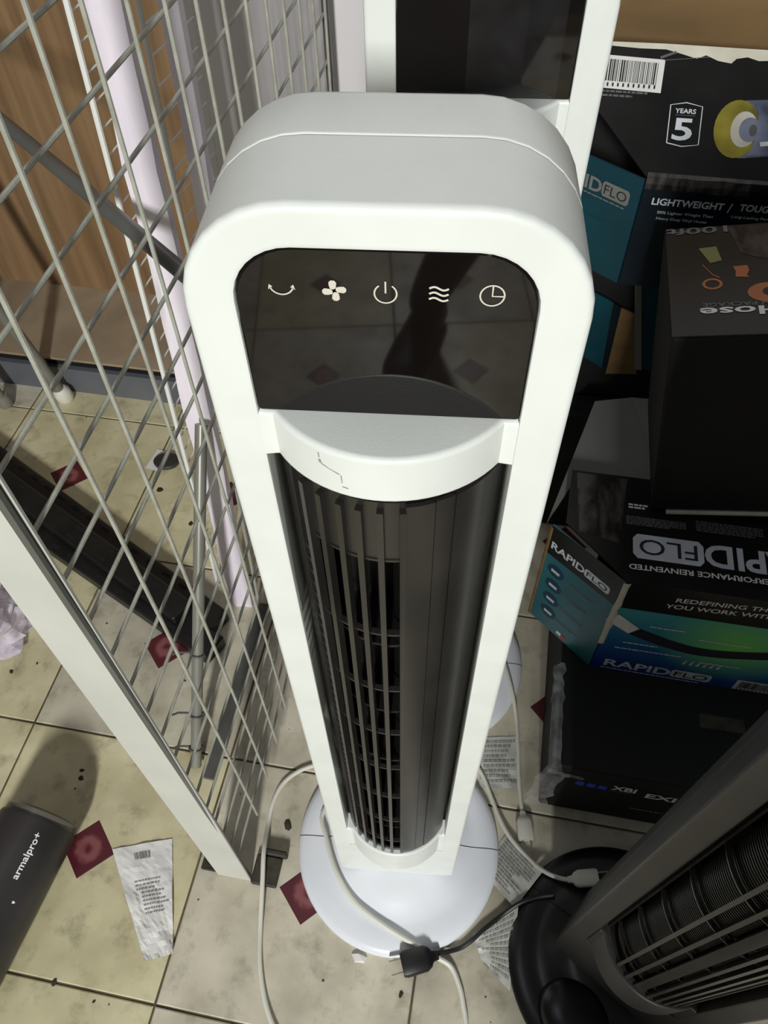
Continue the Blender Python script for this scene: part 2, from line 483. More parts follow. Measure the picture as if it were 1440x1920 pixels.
def cap_plan(d):
    c = math.degrees(math.asin(0.0515 / CR))
    arc = arc_pts(CR - d, -c, c, 24)
    return [(-FWI + d * 0.3, 0.018), (-FWI + d * 0.3, arc[0][1] - 0.001 + d)] + arc + [(FWI - d * 0.3, arc[-1][1] - 0.001 + d), (FWI - d * 0.3, 0.018)]

def make_fan(label, loc, rz, cols, slats, cover, strip, icons=True, mid=None):
    root = empty('tower_fan', loc, rz)
    tag(root, label, 'fan', 'tower fans standing on the tile floor')
    body, basem, panelm, grille, imp = cols
    off = Vector((0, -FD / 2, 0))
    sub = []
    def B(mb, name, m, smooth=True, parent=None, angle=35):
        mb.v = [tuple(Vector(p) + off) for p in mb.v]
        o = mb.build(name, m, parent or root, smooth, angle)
        sub.append(o); return o
    # base: two half domes with a fine joint
    prof = [(0.1450, 0.0), (0.1458, 0.005), (0.1440, 0.0098), (0.137, 0.0132), (0.127, 0.0148), (0.118, 0.0150), (0.111, 0.0150), (0.104, 0.0160), (0.094, 0.0195), (0.084, 0.0240), (0.072, 0.0295), (0.060, 0.0325), (0.0, 0.033)]
    for s in (0, 1):
        rings = []
        for r, z in prof:
            rings.append([(r * cos(PI * s + PI * k / 40), r * sin(PI * s + PI * k / 40) + (0.0006 if s == 0 else -0.0006), z) for k in range(41)])
        mb = MB().loft(rings, closed=False)
        mb.build('base_half', basem, root, True, 50)
    # shells
    B(MB().loft([ring_at(0.0007, 0.0482), ring_at(0.0002, 0.0478), ring_at(0, 0.0474), ring_at(0, 0.0468), ring_at(0, 0.0038), ring_at(0, 0.0030), ring_at(0.0004, 0.0014), ring_at(0.0013, 0.0004), ring_at(0.0028, 0.0), ring_at(0.0038, 0.0), inner_at(0.0022, 0.0), inner_at(0.0014, 0.0),
                 inner_at(0.0004, 0.0004), inner_at(0, 0.0014), inner_at(0, 0.030)]), 'front_frame', body)
    B(MB().loft([ring_at(0.0007, 0.0485), ring_at(0.0002, 0.0489), ring_at(0.0, 0.0493), ring_at(0.0, 0.0500), ring_at(0.0004, 0.0815), ring_at(0.0006, 0.0825), ring_at(0.002, 0.0862), ring_at(0.0055, FD)], cap1=True), 'rear_shell', body)
    B(MB().loft([ring_at(0.002, 0.0470), ring_at(0.002, 0.0500)]), 'shell_joint', 'carton_grey' if body == 'white_plastic' else 'gap_black')
    B(MB().loft([[(x, 0.030, z) for x, z in rrect(FWI + 0.001, 0.16, 1.03, 0.025, 0.003)]], cap0=True), 'inner_back', imp, False)
    # control panel
    pw, pr, pz0, pz1 = FWI - 0.0004, 0.0236, 0.9453, 1.0282
    pl = rrect(pw, pz0, pz1, pr, 0.0012)
    pan = B(MB().loft([[(x, 0.004, z) for x, z in pl], [(x, 0.0016, z) for x, z in pl], [(x, 0.0012, z) for x, z in rrect(pw - 0.0006, pz0 + 0.0004, pz1 - 0.0006, pr, 0.001)]], cap1=True), 'control_panel', panelm, False)
    if icons:
        f = Face(Vector((0, 0.0012, 1.0106)) + off, (1, 0, 0), (0, 0, 1), 0.00025)
        w = 0.00062
        mb = MB()   # swing: an arc with two arrow heads
        f.line(mb, [(-0.0391 + 0.0046 * cos(math.radians(a)), 0.0022 + 0.0046 * sin(math.radians(a))) for a in range(200, 341, 10)], w)
        for s in (-1, 1):
            f.poly(mb, [(-0.0391 + s * 0.0046, 0.0022), (-0.0391 + s * 0.0034, 0.0010), (-0.0391 + s * 0.0052, -0.0002)])
        mb.build('swing_icon', 'icon_print', pan)
        mb = MB()   # four bladed fan
        for q in range(4):
            a = PI / 2 * q
            c, s_ = cos(a), sin(a)
            def R(x, y): return (-0.0192 + x * c - y * s_, x * s_ + y * c)
            f.poly(mb, [R(0.0, 0.0007), R(0.0011, 0.0016), R(0.0024, 0.0019), R(0.0038, 0.0019), R(0.0046, 0.0010), R(0.0045, -0.0003), R(0.0036, -0.0010), R(0.0020, -0.0008), R(0.0008, -0.0006), R(0, -0.0006)])
        mb.build('fan_icon', 'icon_print', pan)
        mb = MB()   # power
        f.line(mb, [(0.0001 + 0.0042 * cos(math.radians(a)), -0.0006 + 0.0042 * sin(math.radians(a))) for a in range(125, 416, 10)], w)
        f.line(mb, [(0.0001, 0.0048), (0.0001, -0.0004)], w)
        mb.build('power_icon', 'icon_print', pan)
        mb = MB()   # three waves
        for dz in (-0.0024, 0.0, 0.0024):
            f.line(mb, [(0.020 - 0.0036 + 0.0072 * k / 14, dz + 0.0007 * sin(2 * PI * k / 14)) for k in range(15)], w * 1.35)
        mb.build('wind_icon', 'icon_print', pan)
        mb = MB()   # clock
        f.line(mb, [(0.0398 + 0.0045 * cos(math.radians(a)), 0.0045 * sin(math.radians(a))) for a in range(0, 361, 12)], w)
        f.line(mb, [(0.0398, 0.0042), (0.0398, -0.0002), (0.0440, -0.0002)], w)
        mb.build('timer_icon', 'icon_print', pan)
    # bulging caps above and below the drum
    def cap(z0, z1, name):
        P = lambda d, z: [(x, y, z) for x, y in cap_plan(d)]
        return B(MB().loft([P(0.001, z0), P(0, z0 + 0.001), P(0, z0 + 0.0018), P(0, z1 - 0.0028), P(0, z1 - 0.0020), P(0.0006, z1 - 0.0007), P(0.0020, z1), P(0.0030, z1)], True, True), name, body, True, angle=45)
    top = cap(0.9168, 0.9453, 'upper_cap')
    cap(0.176, 0.246, 'lower_cap')
    # drum: impeller, solid plates, slats and cross bars
    mb = MB()
    for k in range(26):
        a = 2 * PI * k / 26
        x, y = 0.044 * cos(a), CY + 0.044 * sin(a)
        ca, sa = cos(a + 0.5), sin(a + 0.5)
        mb.prism([(x - 0.005 * ca - 0.0006 * sa, y - 0.005 * sa + 0.0006 * ca), (x + 0.005 * ca - 0.0006 * sa, y + 0.005 * sa + 0.0006 * ca),
                  (x + 0.005 * ca + 0.0006 * sa, y + 0.005 * sa - 0.0006 * ca), (x - 0.005 * ca + 0.0006 * sa, y - 0.005 * sa - 0.0006 * ca)], 0.24, 0.90)
    for k in range(6):
        z = 0.30 + k * 0.11
        mb.prism([(0.047 * cos(2 * PI * q / 24), CY + 0.047 * sin(2 * PI * q / 24)) for q in range(24)], z, z + 0.003)
    B(mb, 'impeller', imp, True)
    B(MB().prism([(0.0555 * sin(2 * PI * q / 32), CY - 0.0555 * cos(2 * PI * q / 32)) for q in range(32)], 0.2462, 0.2480), 'drum_floor', imp, False)
    zt, zb = 0.908, 0.228
    B(drum_plate(MB(), 0.0555, 0.0575, -64, cover[0], 0.860, zt, 20), 'drum_collar', grille)
    B(drum_plate(MB(), 0.0555, 0.0575, -64, cover[0], zb, 0.255, 20), 'drum_collar', grille)
    mb = MB()
    cs = cover
    for q in range(len(cs) - 1):
        drum_plate(mb, 0.0575, 0.0605 - 0.0004 * (q % 2), cs[q] + 0.25, cs[q + 1] - 0.25, zb, zt, 12)
    drum_plate(mb, 0.0565, 0.058, cs[0], cs[-1], zb, zt, 16)
    B(mb, 'drum_cover', grille)
    mb = MB()
    drum_plate(mb, 0.0575, 0.0600, strip[0], strip[1], zb, zt, 6)
    B(mb, 'side_strip', grille)
    mb = MB()
    n = 44
    for k in range(0 if mid else n):
        z = 0.27 + k * (0.58 / n)
        drum_plate(mb, 0.0575, 0.0592, strip[1], strip[1] + 4.0, z, z + 0.0035, 1)
    if not mid:
        o = B(mb, 'vent_ladder', grille); o['kind'] = 'stuff'
    if mid:
        B(drum_plate(MB(), 0.0575, 0.0600, mid[0], mid[1], zb, zt, 6), 'middle_strip', grille)
        mb = MB()
        for k in range(150):
            drum_plate(mb, 0.0520, 0.0530, strip[1], mid[0], 0.26 + k * 0.004, 0.2615 + k * 0.004, 8)
        o = B(mb, 'fine_mesh', 'impeller_black'); o['kind'] = 'stuff'
        rings = [[(0.047 * q * cos(2 * PI * w_ / 28) - 0.012, -0.092 + 0.040 * q * sin(2 * PI * w_ / 28), z) for w_ in range(28)] for q, z in ((1.0, 0.012), (0.98, 0.026), (0.90, 0.035), (0.72, 0.040), (0.3, 0.0415))]
        MB().loft(rings, False, True).build('foot_pedal', basem, root, True, 50)
    sm = MB().box(-0.00165, 0.00165, -0.0612, -0.0560, zb, zt - 0.004).mesh('slat'); sm.materials.append(MATS[grille])
    for a in slats:
        s = bpy.data.objects.new('slat', sm); COL.objects.link(s); s.parent = root
        s.location = Vector((0, CY, 0)) + off; s.rotation_euler = (0, 0, math.radians(a)); sub.append(s)
    bm_ = drum_plate(MB(), 0.0545, 0.0582, strip[1], cover[0], -0.0009, 0.0009, 20).mesh('cross_bar'); bm_.materials.append(MATS[grille])
    for k in range(8):
        s = bpy.data.objects.new('cross_bar', bm_); COL.objects.link(s); s.parent = root
        s.location = off + Vector((0, 0, 0.8595 - 0.0818 * k)); sub.append(s)
    return root, top, pan

WHITE = ('white_plastic', 'white_base', 'glossy_panel', 'grille_black', 'impeller_black')
DARK = ('grey_frame', 'black_base', 'glossy_panel', 'grille_black', 'impeller_black')
SL = (-44, -33, -22, -12.5, -2.5, 8)
fan1, cap1, pan1 = make_fan('white tower fan with black touch panel and five icons, unwrapped, beside the wire panel', (0, FD / 2, 0), 0, WHITE, SL, (9, 23, 33, 64), (-64, -53))
fan2, cap2, pan2 = make_fan('white tower fan standing close behind another fan, film still on its black panel', (0.043, 0.341, 0), math.radians(-1.0), WHITE, SL, (9, 23, 33, 64), (-64, -53))
fan3, cap3, pan3 = make_fan('dark grey tower fan on black round base in front of the hose cartons', (0.302, -0.085, 0), -0.653, DARK,
                            (-25, -13, 12, 20, 28, 36, 44), (52, 58, 64), (-64, -61), mid=(-4, 5))
# scuff on the white cap
f = Face((0, 0, 0), (1, 0, 0), (0, 0, 1))
mb = MB()
def cap_pt(x, z): return (x, CY - FD / 2 - math.sqrt(CR * CR - x * x) - 0.0003, z)
def cap_line(pts, w):
    for (x0, z0), (x1, z1) in zip(pts[:-1], pts[1:]):
        n = len(mb.v); t = Vector((x1 - x0, z1 - z0)).normalized(); q = Vector((-t.y, t.x)) * w / 2
        mb.v += [cap_pt(x0 + q.x, z0 + q.y), cap_pt(x0 - q.x, z0 - q.y), cap_pt(x1 - q.x, z1 - q.y), cap_pt(x1 + q.x, z1 + q.y)]
        mb.f.append((n, n + 1, n + 2, n + 3))
cap_line([(-0.0288, 0.9415), (-0.0286, 0.9385)], 0.0006); cap_line([(-0.0286, 0.9372), (-0.0282, 0.9352)], 0.0011)
cap_line([(-0.0280, 0.9350), (-0.0246, 0.9334), (-0.0196, 0.9316)], 0.0005); cap_line([(-0.0190, 0.9312), (-0.0188, 0.9262)], 0.0005); cap_line([(-0.0188, 0.9236), (-0.0160, 0.9232)], 0.0005)
mb.build('scuff_mark', 'scuff', cap1)
# protective film on the second fan's panel, one corner lifted
mb = MB(); g = []
for jz in range(9):
    for ix in range(9):
        x = -0.012 + 0.060 * ix / 8; z = 0.9462 + 0.078 * jz / 8
        lift = 0.0022 * max(0, 1 - jz / 2.5) * max(0, (ix - 5) / 3) + 0.0004 * sin(ix * 1.3 + jz * 0.8) ** 2
        g.append((x, -FD / 2 + 0.0006 - lift, z))
fs = [(j * 9 + i, j * 9 + i + 1, (j + 1) * 9 + i + 1, (j + 1) * 9 + i) for j in range(8) for i in range(8)]
MB().add(g, fs).build('protective_film', 'clear_film', pan2, True)

# ------------------------------------------------------------------ wire panel with its post
MU, MV = -0.2045, -0.041
def MP(s, z, du=0.0):
    return RF(MU + du - 0.003 * z, MV + s + 0.019 * z, z)
panel = empty('mesh_partition', RF(MU, MV, 0))
tag(panel, 'grey square mesh wire panel with a flat white upright post', 'mesh partition')
def pchild(mb, name, m, smooth=True):
    o = mb.build(name, m, panel, smooth)
    o.location = -panel.location
    return o
SEND, ZTOP, ZBOT = 0.768, 1.50, 0.075
k = 0
while 0.070 + 0.0527 * k < SEND:
    s = 0.070 + 0.0527 * k
    pchild(MB().tube([MP(s, ZBOT + random.uniform(-0.003, 0.003)), MP(s, ZTOP)], 0.00175, 8), 'upright_wire', 'wire_paint')
    k += 1
k = 0
while 1.443 - 0.0513 * k > 0.08:
    z = 1.443 - 0.0513 * k
    pchild(MB().tube([MP(0.004, z, -0.0034), MP(SEND, z, -0.0034)], 0.0017, 8), 'level_wire', 'wire_paint')
    k += 1
pchild(MB().tube([MP(0.004, 0.01, -0.0036), MP(0.004, ZTOP, -0.0036)], 0.0032, 8), 'edge_rod', 'tube_grey')
pchild(MB().tube([MP(SEND, 0.01, -0.0036), MP(SEND, ZTOP, -0.0036)], 0.0040, 8), 'edge_rod', 'tube_grey')
mb = MB().bbox(-0.2545, -0.2045, -0.0425, -0.0390, 0.0, 1.5, 0.0008)
mb.v = [tuple(RF(p[0] - 0.003 * p[2], p[1] + 0.029 * p[2], p[2])) for p in mb.v]
pchild(mb, 'post', 'post_paint', False)
for a_ in ((-0.2035, -0.166, -0.046, -0.0065, 0.0, 0.011, 0.002), (-0.198, -0.160, -0.006, 0.002, 0.0, 0.017, 0.002), (-0.280, -0.258, -0.040, -0.008, 0.0, 0.006, 0.001)):
    mb = MB().bbox(*a_)
    mb.v = [tuple(RF(*p)) for p in mb.v]
    pchild(mb, 'foot_plate', 'foot_black', False)

# ------------------------------------------------------------------ behind the wire panel, left
wp = rbox('wooden_panel', -1.75, -0.43, 1.09, 1.13, 0.10, 2.2, 'wood'); tag(wp, 'brown wood grain cabinet side standing on the low platform', 'panel')
plat = empty('low_platform', RF(-1.1, 0.95, 0)); tag(plat, 'low platform with beige top and grey front strip below the brown panel', 'platform')
for nm, a_ in (('top_board', (-1.75, -0.43, 0.853, 1.13, 0.094, 0.100, 'platform_top')), ('toe_gap', (-1.75, -0.43, 0.868, 1.12, 0.06, 0.0935, 'gap_black')), ('front_strip', (-1.75, -0.43, 0.855, 0.867, 0.0, 0.068, 'kick_grey'))):
    o = rbox(nm, *a_, parent=plat); o.location = -plat.location

def lean(U, V, z, dv=0.106):
    return RF(U, V + dv * z, z)
board = empty('wrapped_board', RF(-0.35, 0.40, 0)); tag(board, 'white board in wrinkled lilac plastic wrap leaning behind the wire panel', 'board')
rings = []
for q in range(29):
    z = 1.35 * q / 28
    w = 0.0018 * sin(q * 1.9) + 0.0012 * sin(q * 3.1)
    ring = []
    for U, V in ((-0.369, 0.392), (-0.358, 0.389), (-0.345, 0.391), (-0.330, 0.389), (-0.330, 0.402), (-0.369, 0.402)):
        ring.append(lean(U + w * (0.6 if V < 0.4 else 0), V + 0.0022 * sin(q * 0.9 + U * 300), z))
    rings.append(ring)
o = MB().loft(rings, True, True).build('board_wrap', 'sheet_white', board, True); o.location = -board.location
board2 = empty('wrapped_board', RF(-0.29, 0.47, 0)); tag(board2, 'narrow white wrapped board at the end of the wire ladder, beside the grey wall', 'board')
rings = [[lean(U + 0.0012 * sin(q * 1.7), V, 1.35 * q / 20) for U, V in ((-0.306, 0.412), (-0.297, 0.409), (-0.286, 0.412), (-0.286, 0.424), (-0.306, 0.424))] for q in range(21)]
o = MB().loft(rings, True, True).build('board_wrap', 'sheet_white', board2, True); o.location = -board2.location
def ladder(label, U, V, dirU, dirV, r, length):
    root = empty('wire_ladder', RF(U, V, 0)); tag(root, label, 'wire ladder', 'white wire ladders leaning behind the mesh')
    o = MB().tube([lean(U, V, 0.004), lean(U, V, 1.35)], r, 8).build('rail', 'wire_white', root, True); o.location = -root.location
    o = MB().tube([lean(U + dirU * length, V + dirV * length, 0.004), lean(U + dirU * length, V + dirV * length, 1.35)], r * 0.6, 8).build('rail', 'wire_white', root, True); o.location = -root.location
    k = 0
    while 0.06 + k * 0.027 < 1.33:
        z = 0.06 + k * 0.027
        o = MB().tube([lean(U, V, z), lean(U + dirU * length, V + dirV * length, z)], 0.0011, 6).build('rung', 'wire_white', root, True); o.location = -root.location
        k += 1
    return root
ladder('white wire ladder shelf side left of the wrapped board', -0.404, 0.424, 0.05, 1.0, 0.0034, 0.05)
ladder('white wire ladder shelf side pressed between two wrapped boards', -0.322, 0.405, 0.10, 1.0, 0.0028, 0.10)
t = MB().tube([RF(-0.2190, 0.305, 0.75), RF(-1.20, 1.078, 0.75)], 0.0085, 12).build('rail_tube', 'tube_grey', None, True)
tag(t, 'dark grey round tube crossing level behind the wire panel', 'tube')
lp = empty('leaning_pole', RF(-0.325, 0.099, 0)); tag(lp, 'pale grey metal pole with wire loops leaning on the wrapped board', 'pole')
a0, a1 = RF(-0.334, 0.100, 0.009), RF(-0.337, 0.418, 0.445)
o = MB().tube([a0, a1], 0.0085, 12).build('shaft', 'tube_light', lp, True); o.location = -lp.location
ax = (a1 - a0).normalized()
for tpos in (0.06, 0.17, 0.36):
    c = a0 + ax * tpos * (a1 - a0).length
    sx = ax.cross(Vector((0, 0, 1))).normalized(); sy = sx.cross(ax)
    pts = [c + (sx * cos(q * PI / 9) + sy * sin(q * PI / 9)) * 0.0105 for q in range(17)] + [c - sx * 0.028 + sy * 0.004, c - sx * 0.034 + sy * 0.012]
    o = MB().tube(pts, 0.0016, 6).build('wire_loop', 'tube_grey', lp, True); o.location = -lp.location

rk = empty('rack_leg', RF(-0.905, 0.82, 0)); tag(rk, 'grey tubular rack leg with a white rubber foot by the platform', 'rack leg')
o = MB().tube([RF(-0.888, 0.828, 0.012), RF(-0.936, 0.79, 0.42), RF(-1.02, 0.72, 1.3)], 0.0125, 12).build('tube', 'tube_light', rk, True); o.location = -rk.location
o = MB().tube([RF(-0.886, 0.829, 0.0), RF(-0.886, 0.829, 0.006), RF(-0.888, 0.827, 0.026), RF(-0.889, 0.826, 0.036)], [0.015, 0.019, 0.019, 0.013], 14).build('rubber_foot', 'rubber_white', rk, True); o.location = -rk.location
rk2 = empty('rack_leg', RF(-1.02, 0.79, 0)); tag(rk2, 'grey tubular rack leg at the far end of the black bars', 'rack leg')
o = MB().tube([RF(-1.012, 0.79, 0.012), RF(-1.06, 0.75, 0.42), RF(-1.14, 0.68, 1.3)], 0.0125, 12).build('tube', 'tube_light', rk2, True); o.location = -rk2.location
o = MB().tube([RF(-1.010, 0.791, 0.0), RF(-1.010, 0.791, 0.006), RF(-1.012, 0.79, 0.03)], [0.014, 0.017, 0.014], 14).build('rubber_foot', 'tube_light', rk2, True); o.location = -rk2.location

def slotted_bar(label, p0, p1, w, h, zb):
    p0, p1 = Vector(p0), Vector(p1)
    d = (p1 - p0); L = d.length; d.normalize()
    root = empty('slotted_bar', RF(p0.x, p0.y, zb), -A + math.atan2(d.y, d.x))
    tag(root, label, 'metal bar', 'black slotted bars on the floor')
    MB().bbox(0, L, -w / 2, w / 2, 0, h, 0.003).build('bar_body', 'bar_black', root)
    sm = MB().bbox(-0.009, 0.009, -0.0035, 0.0035, 0, 0.0008, 0.0003).mesh('slot'); sm.materials.append(MATS['gap_black'])
    k = 0
    while 0.03 + k * 0.042 < L - 0.02:
        for sgn in (-1, 1):
            s = bpy.data.objects.new('slot', sm); COL.objects.link(s); s.parent = root
            s.location = (0.03 + k * 0.042, sgn * w * 0.24, h - 0.0003)
        k += 1
slotted_bar('black slotted steel bar on the floor, outermost toward the platform', (-1.20, 0.758), (-0.372, 0.340), 0.048, 0.030, 0.0)
slotted_bar('black slotted steel bar lying on top of two other bars', (-1.20, 0.713), (-0.43, 0.338), 0.044, 0.022, 0.031)
slotted_bar('black slotted steel bar on the floor, nearest the flat white post', (-1.20, 0.668), (-0.362, 0.291), 0.048, 0.030, 0.0)
st_ = rbox('metal_strip', -0.318, -0.298, 0.085, 0.40, 0.0, 0.006, 'strip_grey', None, 0.001); tag(st_, 'flat grey metal strip on the floor under the wire panel', 'metal strip')

# black roll with lettering
ra, rb_ = Vector((-0.5130, 0.036, 0.056)), Vector((-0.5975, -0.354, 0.056))
rd = (rb_ - ra).normalized()
roll = empty('black_roll', (ra.x, ra.y, 0)); tag(roll, 'black cylinder roll with small white lettering lying by a maroon tile', 'roll')
def rtube(z, r, name, m):
    o = MB().tube([ra + rd * q for q in z], r, 40).build(name, m, roll, True); o.location = -roll.location; return o
rtube([0.012, 0.016, 0.36], [0.0545, 0.056, 0.056], 'sleeve', 'roll_black')
rtube([0.0, 0.003, 0.012], [0.047, 0.0515, 0.0525], 'end_cap', 'roll_end')
f = Face((0, 0, 0), (0, 1, 0), (1, 0, 0))
sidev = rd.cross(Vector((0, 0, 1))).normalized()
if sidev.x < 0: sidev = -sidev
def roll_text(txt, d0, d1, ang0, ang1, name):
    cu = bpy.data.curves.new('t', 'FONT'); cu.body = txt; cu.offset = 0.015; cu.resolution_u = 3
    to = bpy.data.objects.new('t', cu); COL.objects.link(to); me0 = to.to_mesh()
    vs = [v.co.copy() for v in me0.vertices]; fs = [tuple(p.vertices) for p in me0.polygons]
    to.to_mesh_clear(); bpy.data.objects.remove(to); bpy.data.curves.remove(cu)
    x0, x1 = min(v.x for v in vs), max(v.x for v in vs); y0, y1 = min(v.y for v in vs), max(v.y for v in vs)
    out = []
    for v in vs:
        dd = d0 + (d1 - d0) * (v.x - x0) / (x1 - x0); an = math.radians(ang0 + (ang1 - ang0) * (v.y - y0) / (y1 - y0))
        out.append(ra + rd * dd + (sidev * sin(an) + Vector((0, 0, 1)) * cos(an)) * 0.0563 - Vector((ra.x, ra.y, 0)))
    MB().add(out, fs).build(name, 'print_white', roll)
roll_text('armalpro+', 0.090, 0.030, 41, 29, 'lettering')
roll_text("'", 0.116, 0.113, 50, 46, 'lettering')

# crumpled clear plastic at the left
import mathutils
def crumple(name, label, cat, loc, sx, sy, sz, m, seed):
    mb = MB(); n1, n2 = 30, 18; rings = []
    for i in range(n2 + 1):
        th = PI * 0.5 * i / n2
        ring = []
        for j in range(n1):
            a = 2 * PI * j / n1
            p = Vector((cos(a) * sin(PI / 2 - th), sin(a) * sin(PI / 2 - th), sin(th)))
            q = 1 + 0.35 * mathutils.noise.noise(p * 3.2 + Vector((seed, 0, 0))) + 0.22 * mathutils.noise.noise(p * 8 + Vector((0, seed, 0)))
            ring.append((p.x * sx * q, p.y * sy * q, max(0.0005, p.z * sz * q)))
        rings.append(ring)
    o = mb.loft(rings, True, True).build(name, m, None, False)
    o.location = loc
    return tag(o, label, cat)
crumple('plastic_bag', 'crumpled clear plastic wrap on the floor outside the white post', 'plastic wrap', RF(-0.83, 0.27, 0), 0.13, 0.11, 0.07, 'bag_plastic', 3.1)
# black lid on white paper under the platform edge
lid = MB().loft([[(0.026 * k * cos(2 * PI * q / 28), 0.021 * k * sin(2 * PI * q / 28), z) for q in range(28)] for k, z in ((1, 0.0005), (1.03, 0.002), (1.03, 0.006), (0.92, 0.008), (0.9, 0.0068), (0.2, 0.0066))], True, True).build('oval_tin', 'roll_black', None, True)
lid.location = RF(-0.600, 0.690, 0.0015); tag(lid, 'small flat black oval tin on the floor behind the mesh', 'tin')
pp = MB().add([RF(-0.640, 0.668, 0.0008), RF(-0.605, 0.664, 0.0008), RF(-0.600, 0.715, 0.0014), RF(-0.632, 0.722, 0.0012)], [(0, 1, 2, 3)]).build('paper_scrap', 'paper'); tag(pp, 'white paper scrap beneath a small black tin', 'paper')

# ------------------------------------------------------------------ crumpled receipt
def paper_sheet(name, corners, nx, ny, amp, m, seed, zb=0.0012):
    """four corners TL, TR, BR, BL on the floor; creased like handled paper"""
    c = [Vector(p) for p in corners]; vs = []
    for j in range(ny + 1):
        for i in range(nx + 1):
            s, t_ = i / nx, j / ny
            p = (c[0] * (1 - s) + c[1] * s) * (1 - t_) + (c[3] * (1 - s) + c[2] * s) * t_
            nz = mathutils.noise.noise(Vector((s * 3 + seed, t_ * 5, 0))) + 0.6 * abs(mathutils.noise.noise(Vector((s * 7, t_ * 9 + seed, 2))))
            vs.append((p.x, p.y, zb + p.z + amp * max(0, 0.25 + nz) * (0.35 + t_)))
    fs = [(j * (nx + 1) + i, (j + 1) * (nx + 1) + i, (j + 1) * (nx + 1) + i + 1, j * (nx + 1) + i + 1) for j in range(ny) for i in range(nx)]
    return MB().add(vs, fs).build(name, m, None, False), vs
rc_c = [(-0.4199, 0.0075, 0), (-0.3347, 0.0284, 0), (-0.297, -0.1191, 0), (-0.3345, -0.1292, 0)]
rcpt, rv = paper_sheet('paper_slip', rc_c, 14, 24, 0.0055, 'paper', 1.7)
tag(rcpt, 'crumpled white paper slip with barcode and print lying on the tiles', 'paper')
def on_paper(verts, nx, ny, s, t_):
    i, j = min(int(s * nx), nx - 1), min(int(t_ * ny), ny - 1); fx, fy = s * nx - i, t_ * ny - j
    g = lambda a, b: Vector(verts[b * (nx + 1) + a])
    p = (g(i, j) * (1 - fx) + g(i + 1, j) * fx) * (1 - fy) + (g(i, j + 1) * (1 - fx) + g(i + 1, j + 1) * fx) * fy
    return p + Vector((0, 0, 0.0009))
def paper_rects(parent, verts, nx, ny, rects, name, m):
    mb = MB()
    for s0, s1, t0, t1 in rects:
        k = max(1, int((s1 - s0) * nx * 2)); q = max(1, int((t1 - t0) * ny * 2))
        for a in range(k):
            for b in range(q):
                sa, sb = s0 + (s1 - s0) * a / k, s0 + (s1 - s0) * (a + 1) / k; ta, tb = t0 + (t1 - t0) * b / q, t0 + (t1 - t0) * (b + 1) / q
                n = len(mb.v)
                mb.v += [tuple(on_paper(verts, nx, ny, *c)) for c in ((sa, ta), (sa, tb), (sb, tb), (sb, ta))]
                mb.f.append((n, n + 1, n + 2, n + 3))
    return mb.build(name, m, parent)
bars = [(0.34 + 0.026 * k, 0.34 + 0.026 * k + random.choice((0.010, 0.016, 0.020)), 0.075, 0.14) for k in range(11)]
paper_rects(rcpt, rv, 14, 24, bars, 'barcode', 'ink_grey')
rows = []
for k in range(9):
    t0 = 0.33 + 0.036 * k; s = 0.24 + 0.10 * (k > 2); e = s + random.uniform(0.34, 0.52)
    while s < e:
        w = random.uniform(0.03, 0.07); rows.append((s, s + w, t0, t0 + 0.010)); s += w + 0.015
paper_rects(rcpt, rv, 14, 24, rows, 'printed_lines', 'ink_grey')
sc = MB().loft([[(-0.055, -0.100, 0.0005), (-0.045, -0.099, 0.0005), (-0.033, -0.103, 0.0005), (-0.036, -0.110, 0.0005), (-0.050, -0.110, 0.0005)],
                [(-0.053, -0.101, 0.004), (-0.046, -0.100, 0.006), (-0.036, -0.103, 0.005), (-0.038, -0.108, 0.006), (-0.049, -0.109, 0.004)]], True, True).build('paper_scrap', 'paper')
tag(sc, 'tiny torn white paper scrap touching the white fan base', 'paper')
mb = MB()
spots = [(-0.172, 0.043, 0.006), (-0.507, 0.052, 0.0045), (-0.511, 0.064, 0.0035), (-0.66, 0.27, 0.004), (-0.11, 0.16, 0.004), (-0.16, 0.22, 0.0035), (-0.195, 0.10, 0.003), (-0.59, 0.62, 0.006), (-0.50, 0.55, 0.005),
         (0.03, -0.14, 0.003), (-0.43, -0.21, 0.004), (-0.70, 0.20, 0.003)] + [(random.uniform(-0.9, 0.35), random.uniform(-0.3, 0.8), random.uniform(0.0006, 0.0018)) for _ in range(70)]
for U, V, r in spots:
    ph = random.uniform(0, 6.28); st2 = random.uniform(1, 1.8)
    ring = [(r * st2 * cos(2 * PI * q / 7) * random.uniform(0.7, 1.2), r * sin(2 * PI * q / 7) * random.uniform(0.7, 1.2)) for q in range(7)]
    pts = [RF(U + x * cos(ph) - y * sin(ph), V + x * sin(ph) + y * cos(ph), 0.0004) for x, y in ring]
    tip = RF(U, V, 0.0004 + r * 0.3)
    n = len(mb.v); mb.v += [tuple(p) for p in pts] + [tuple(tip)]
    mb.f += [(n + q, n + (q + 1) % 7, n + 7) for q in range(7)]
o = mb.build('dirt_specks', 'dirt'); tag(o, 'dark dirt specks scattered over the floor tiles', 'dirt', kind='stuff')

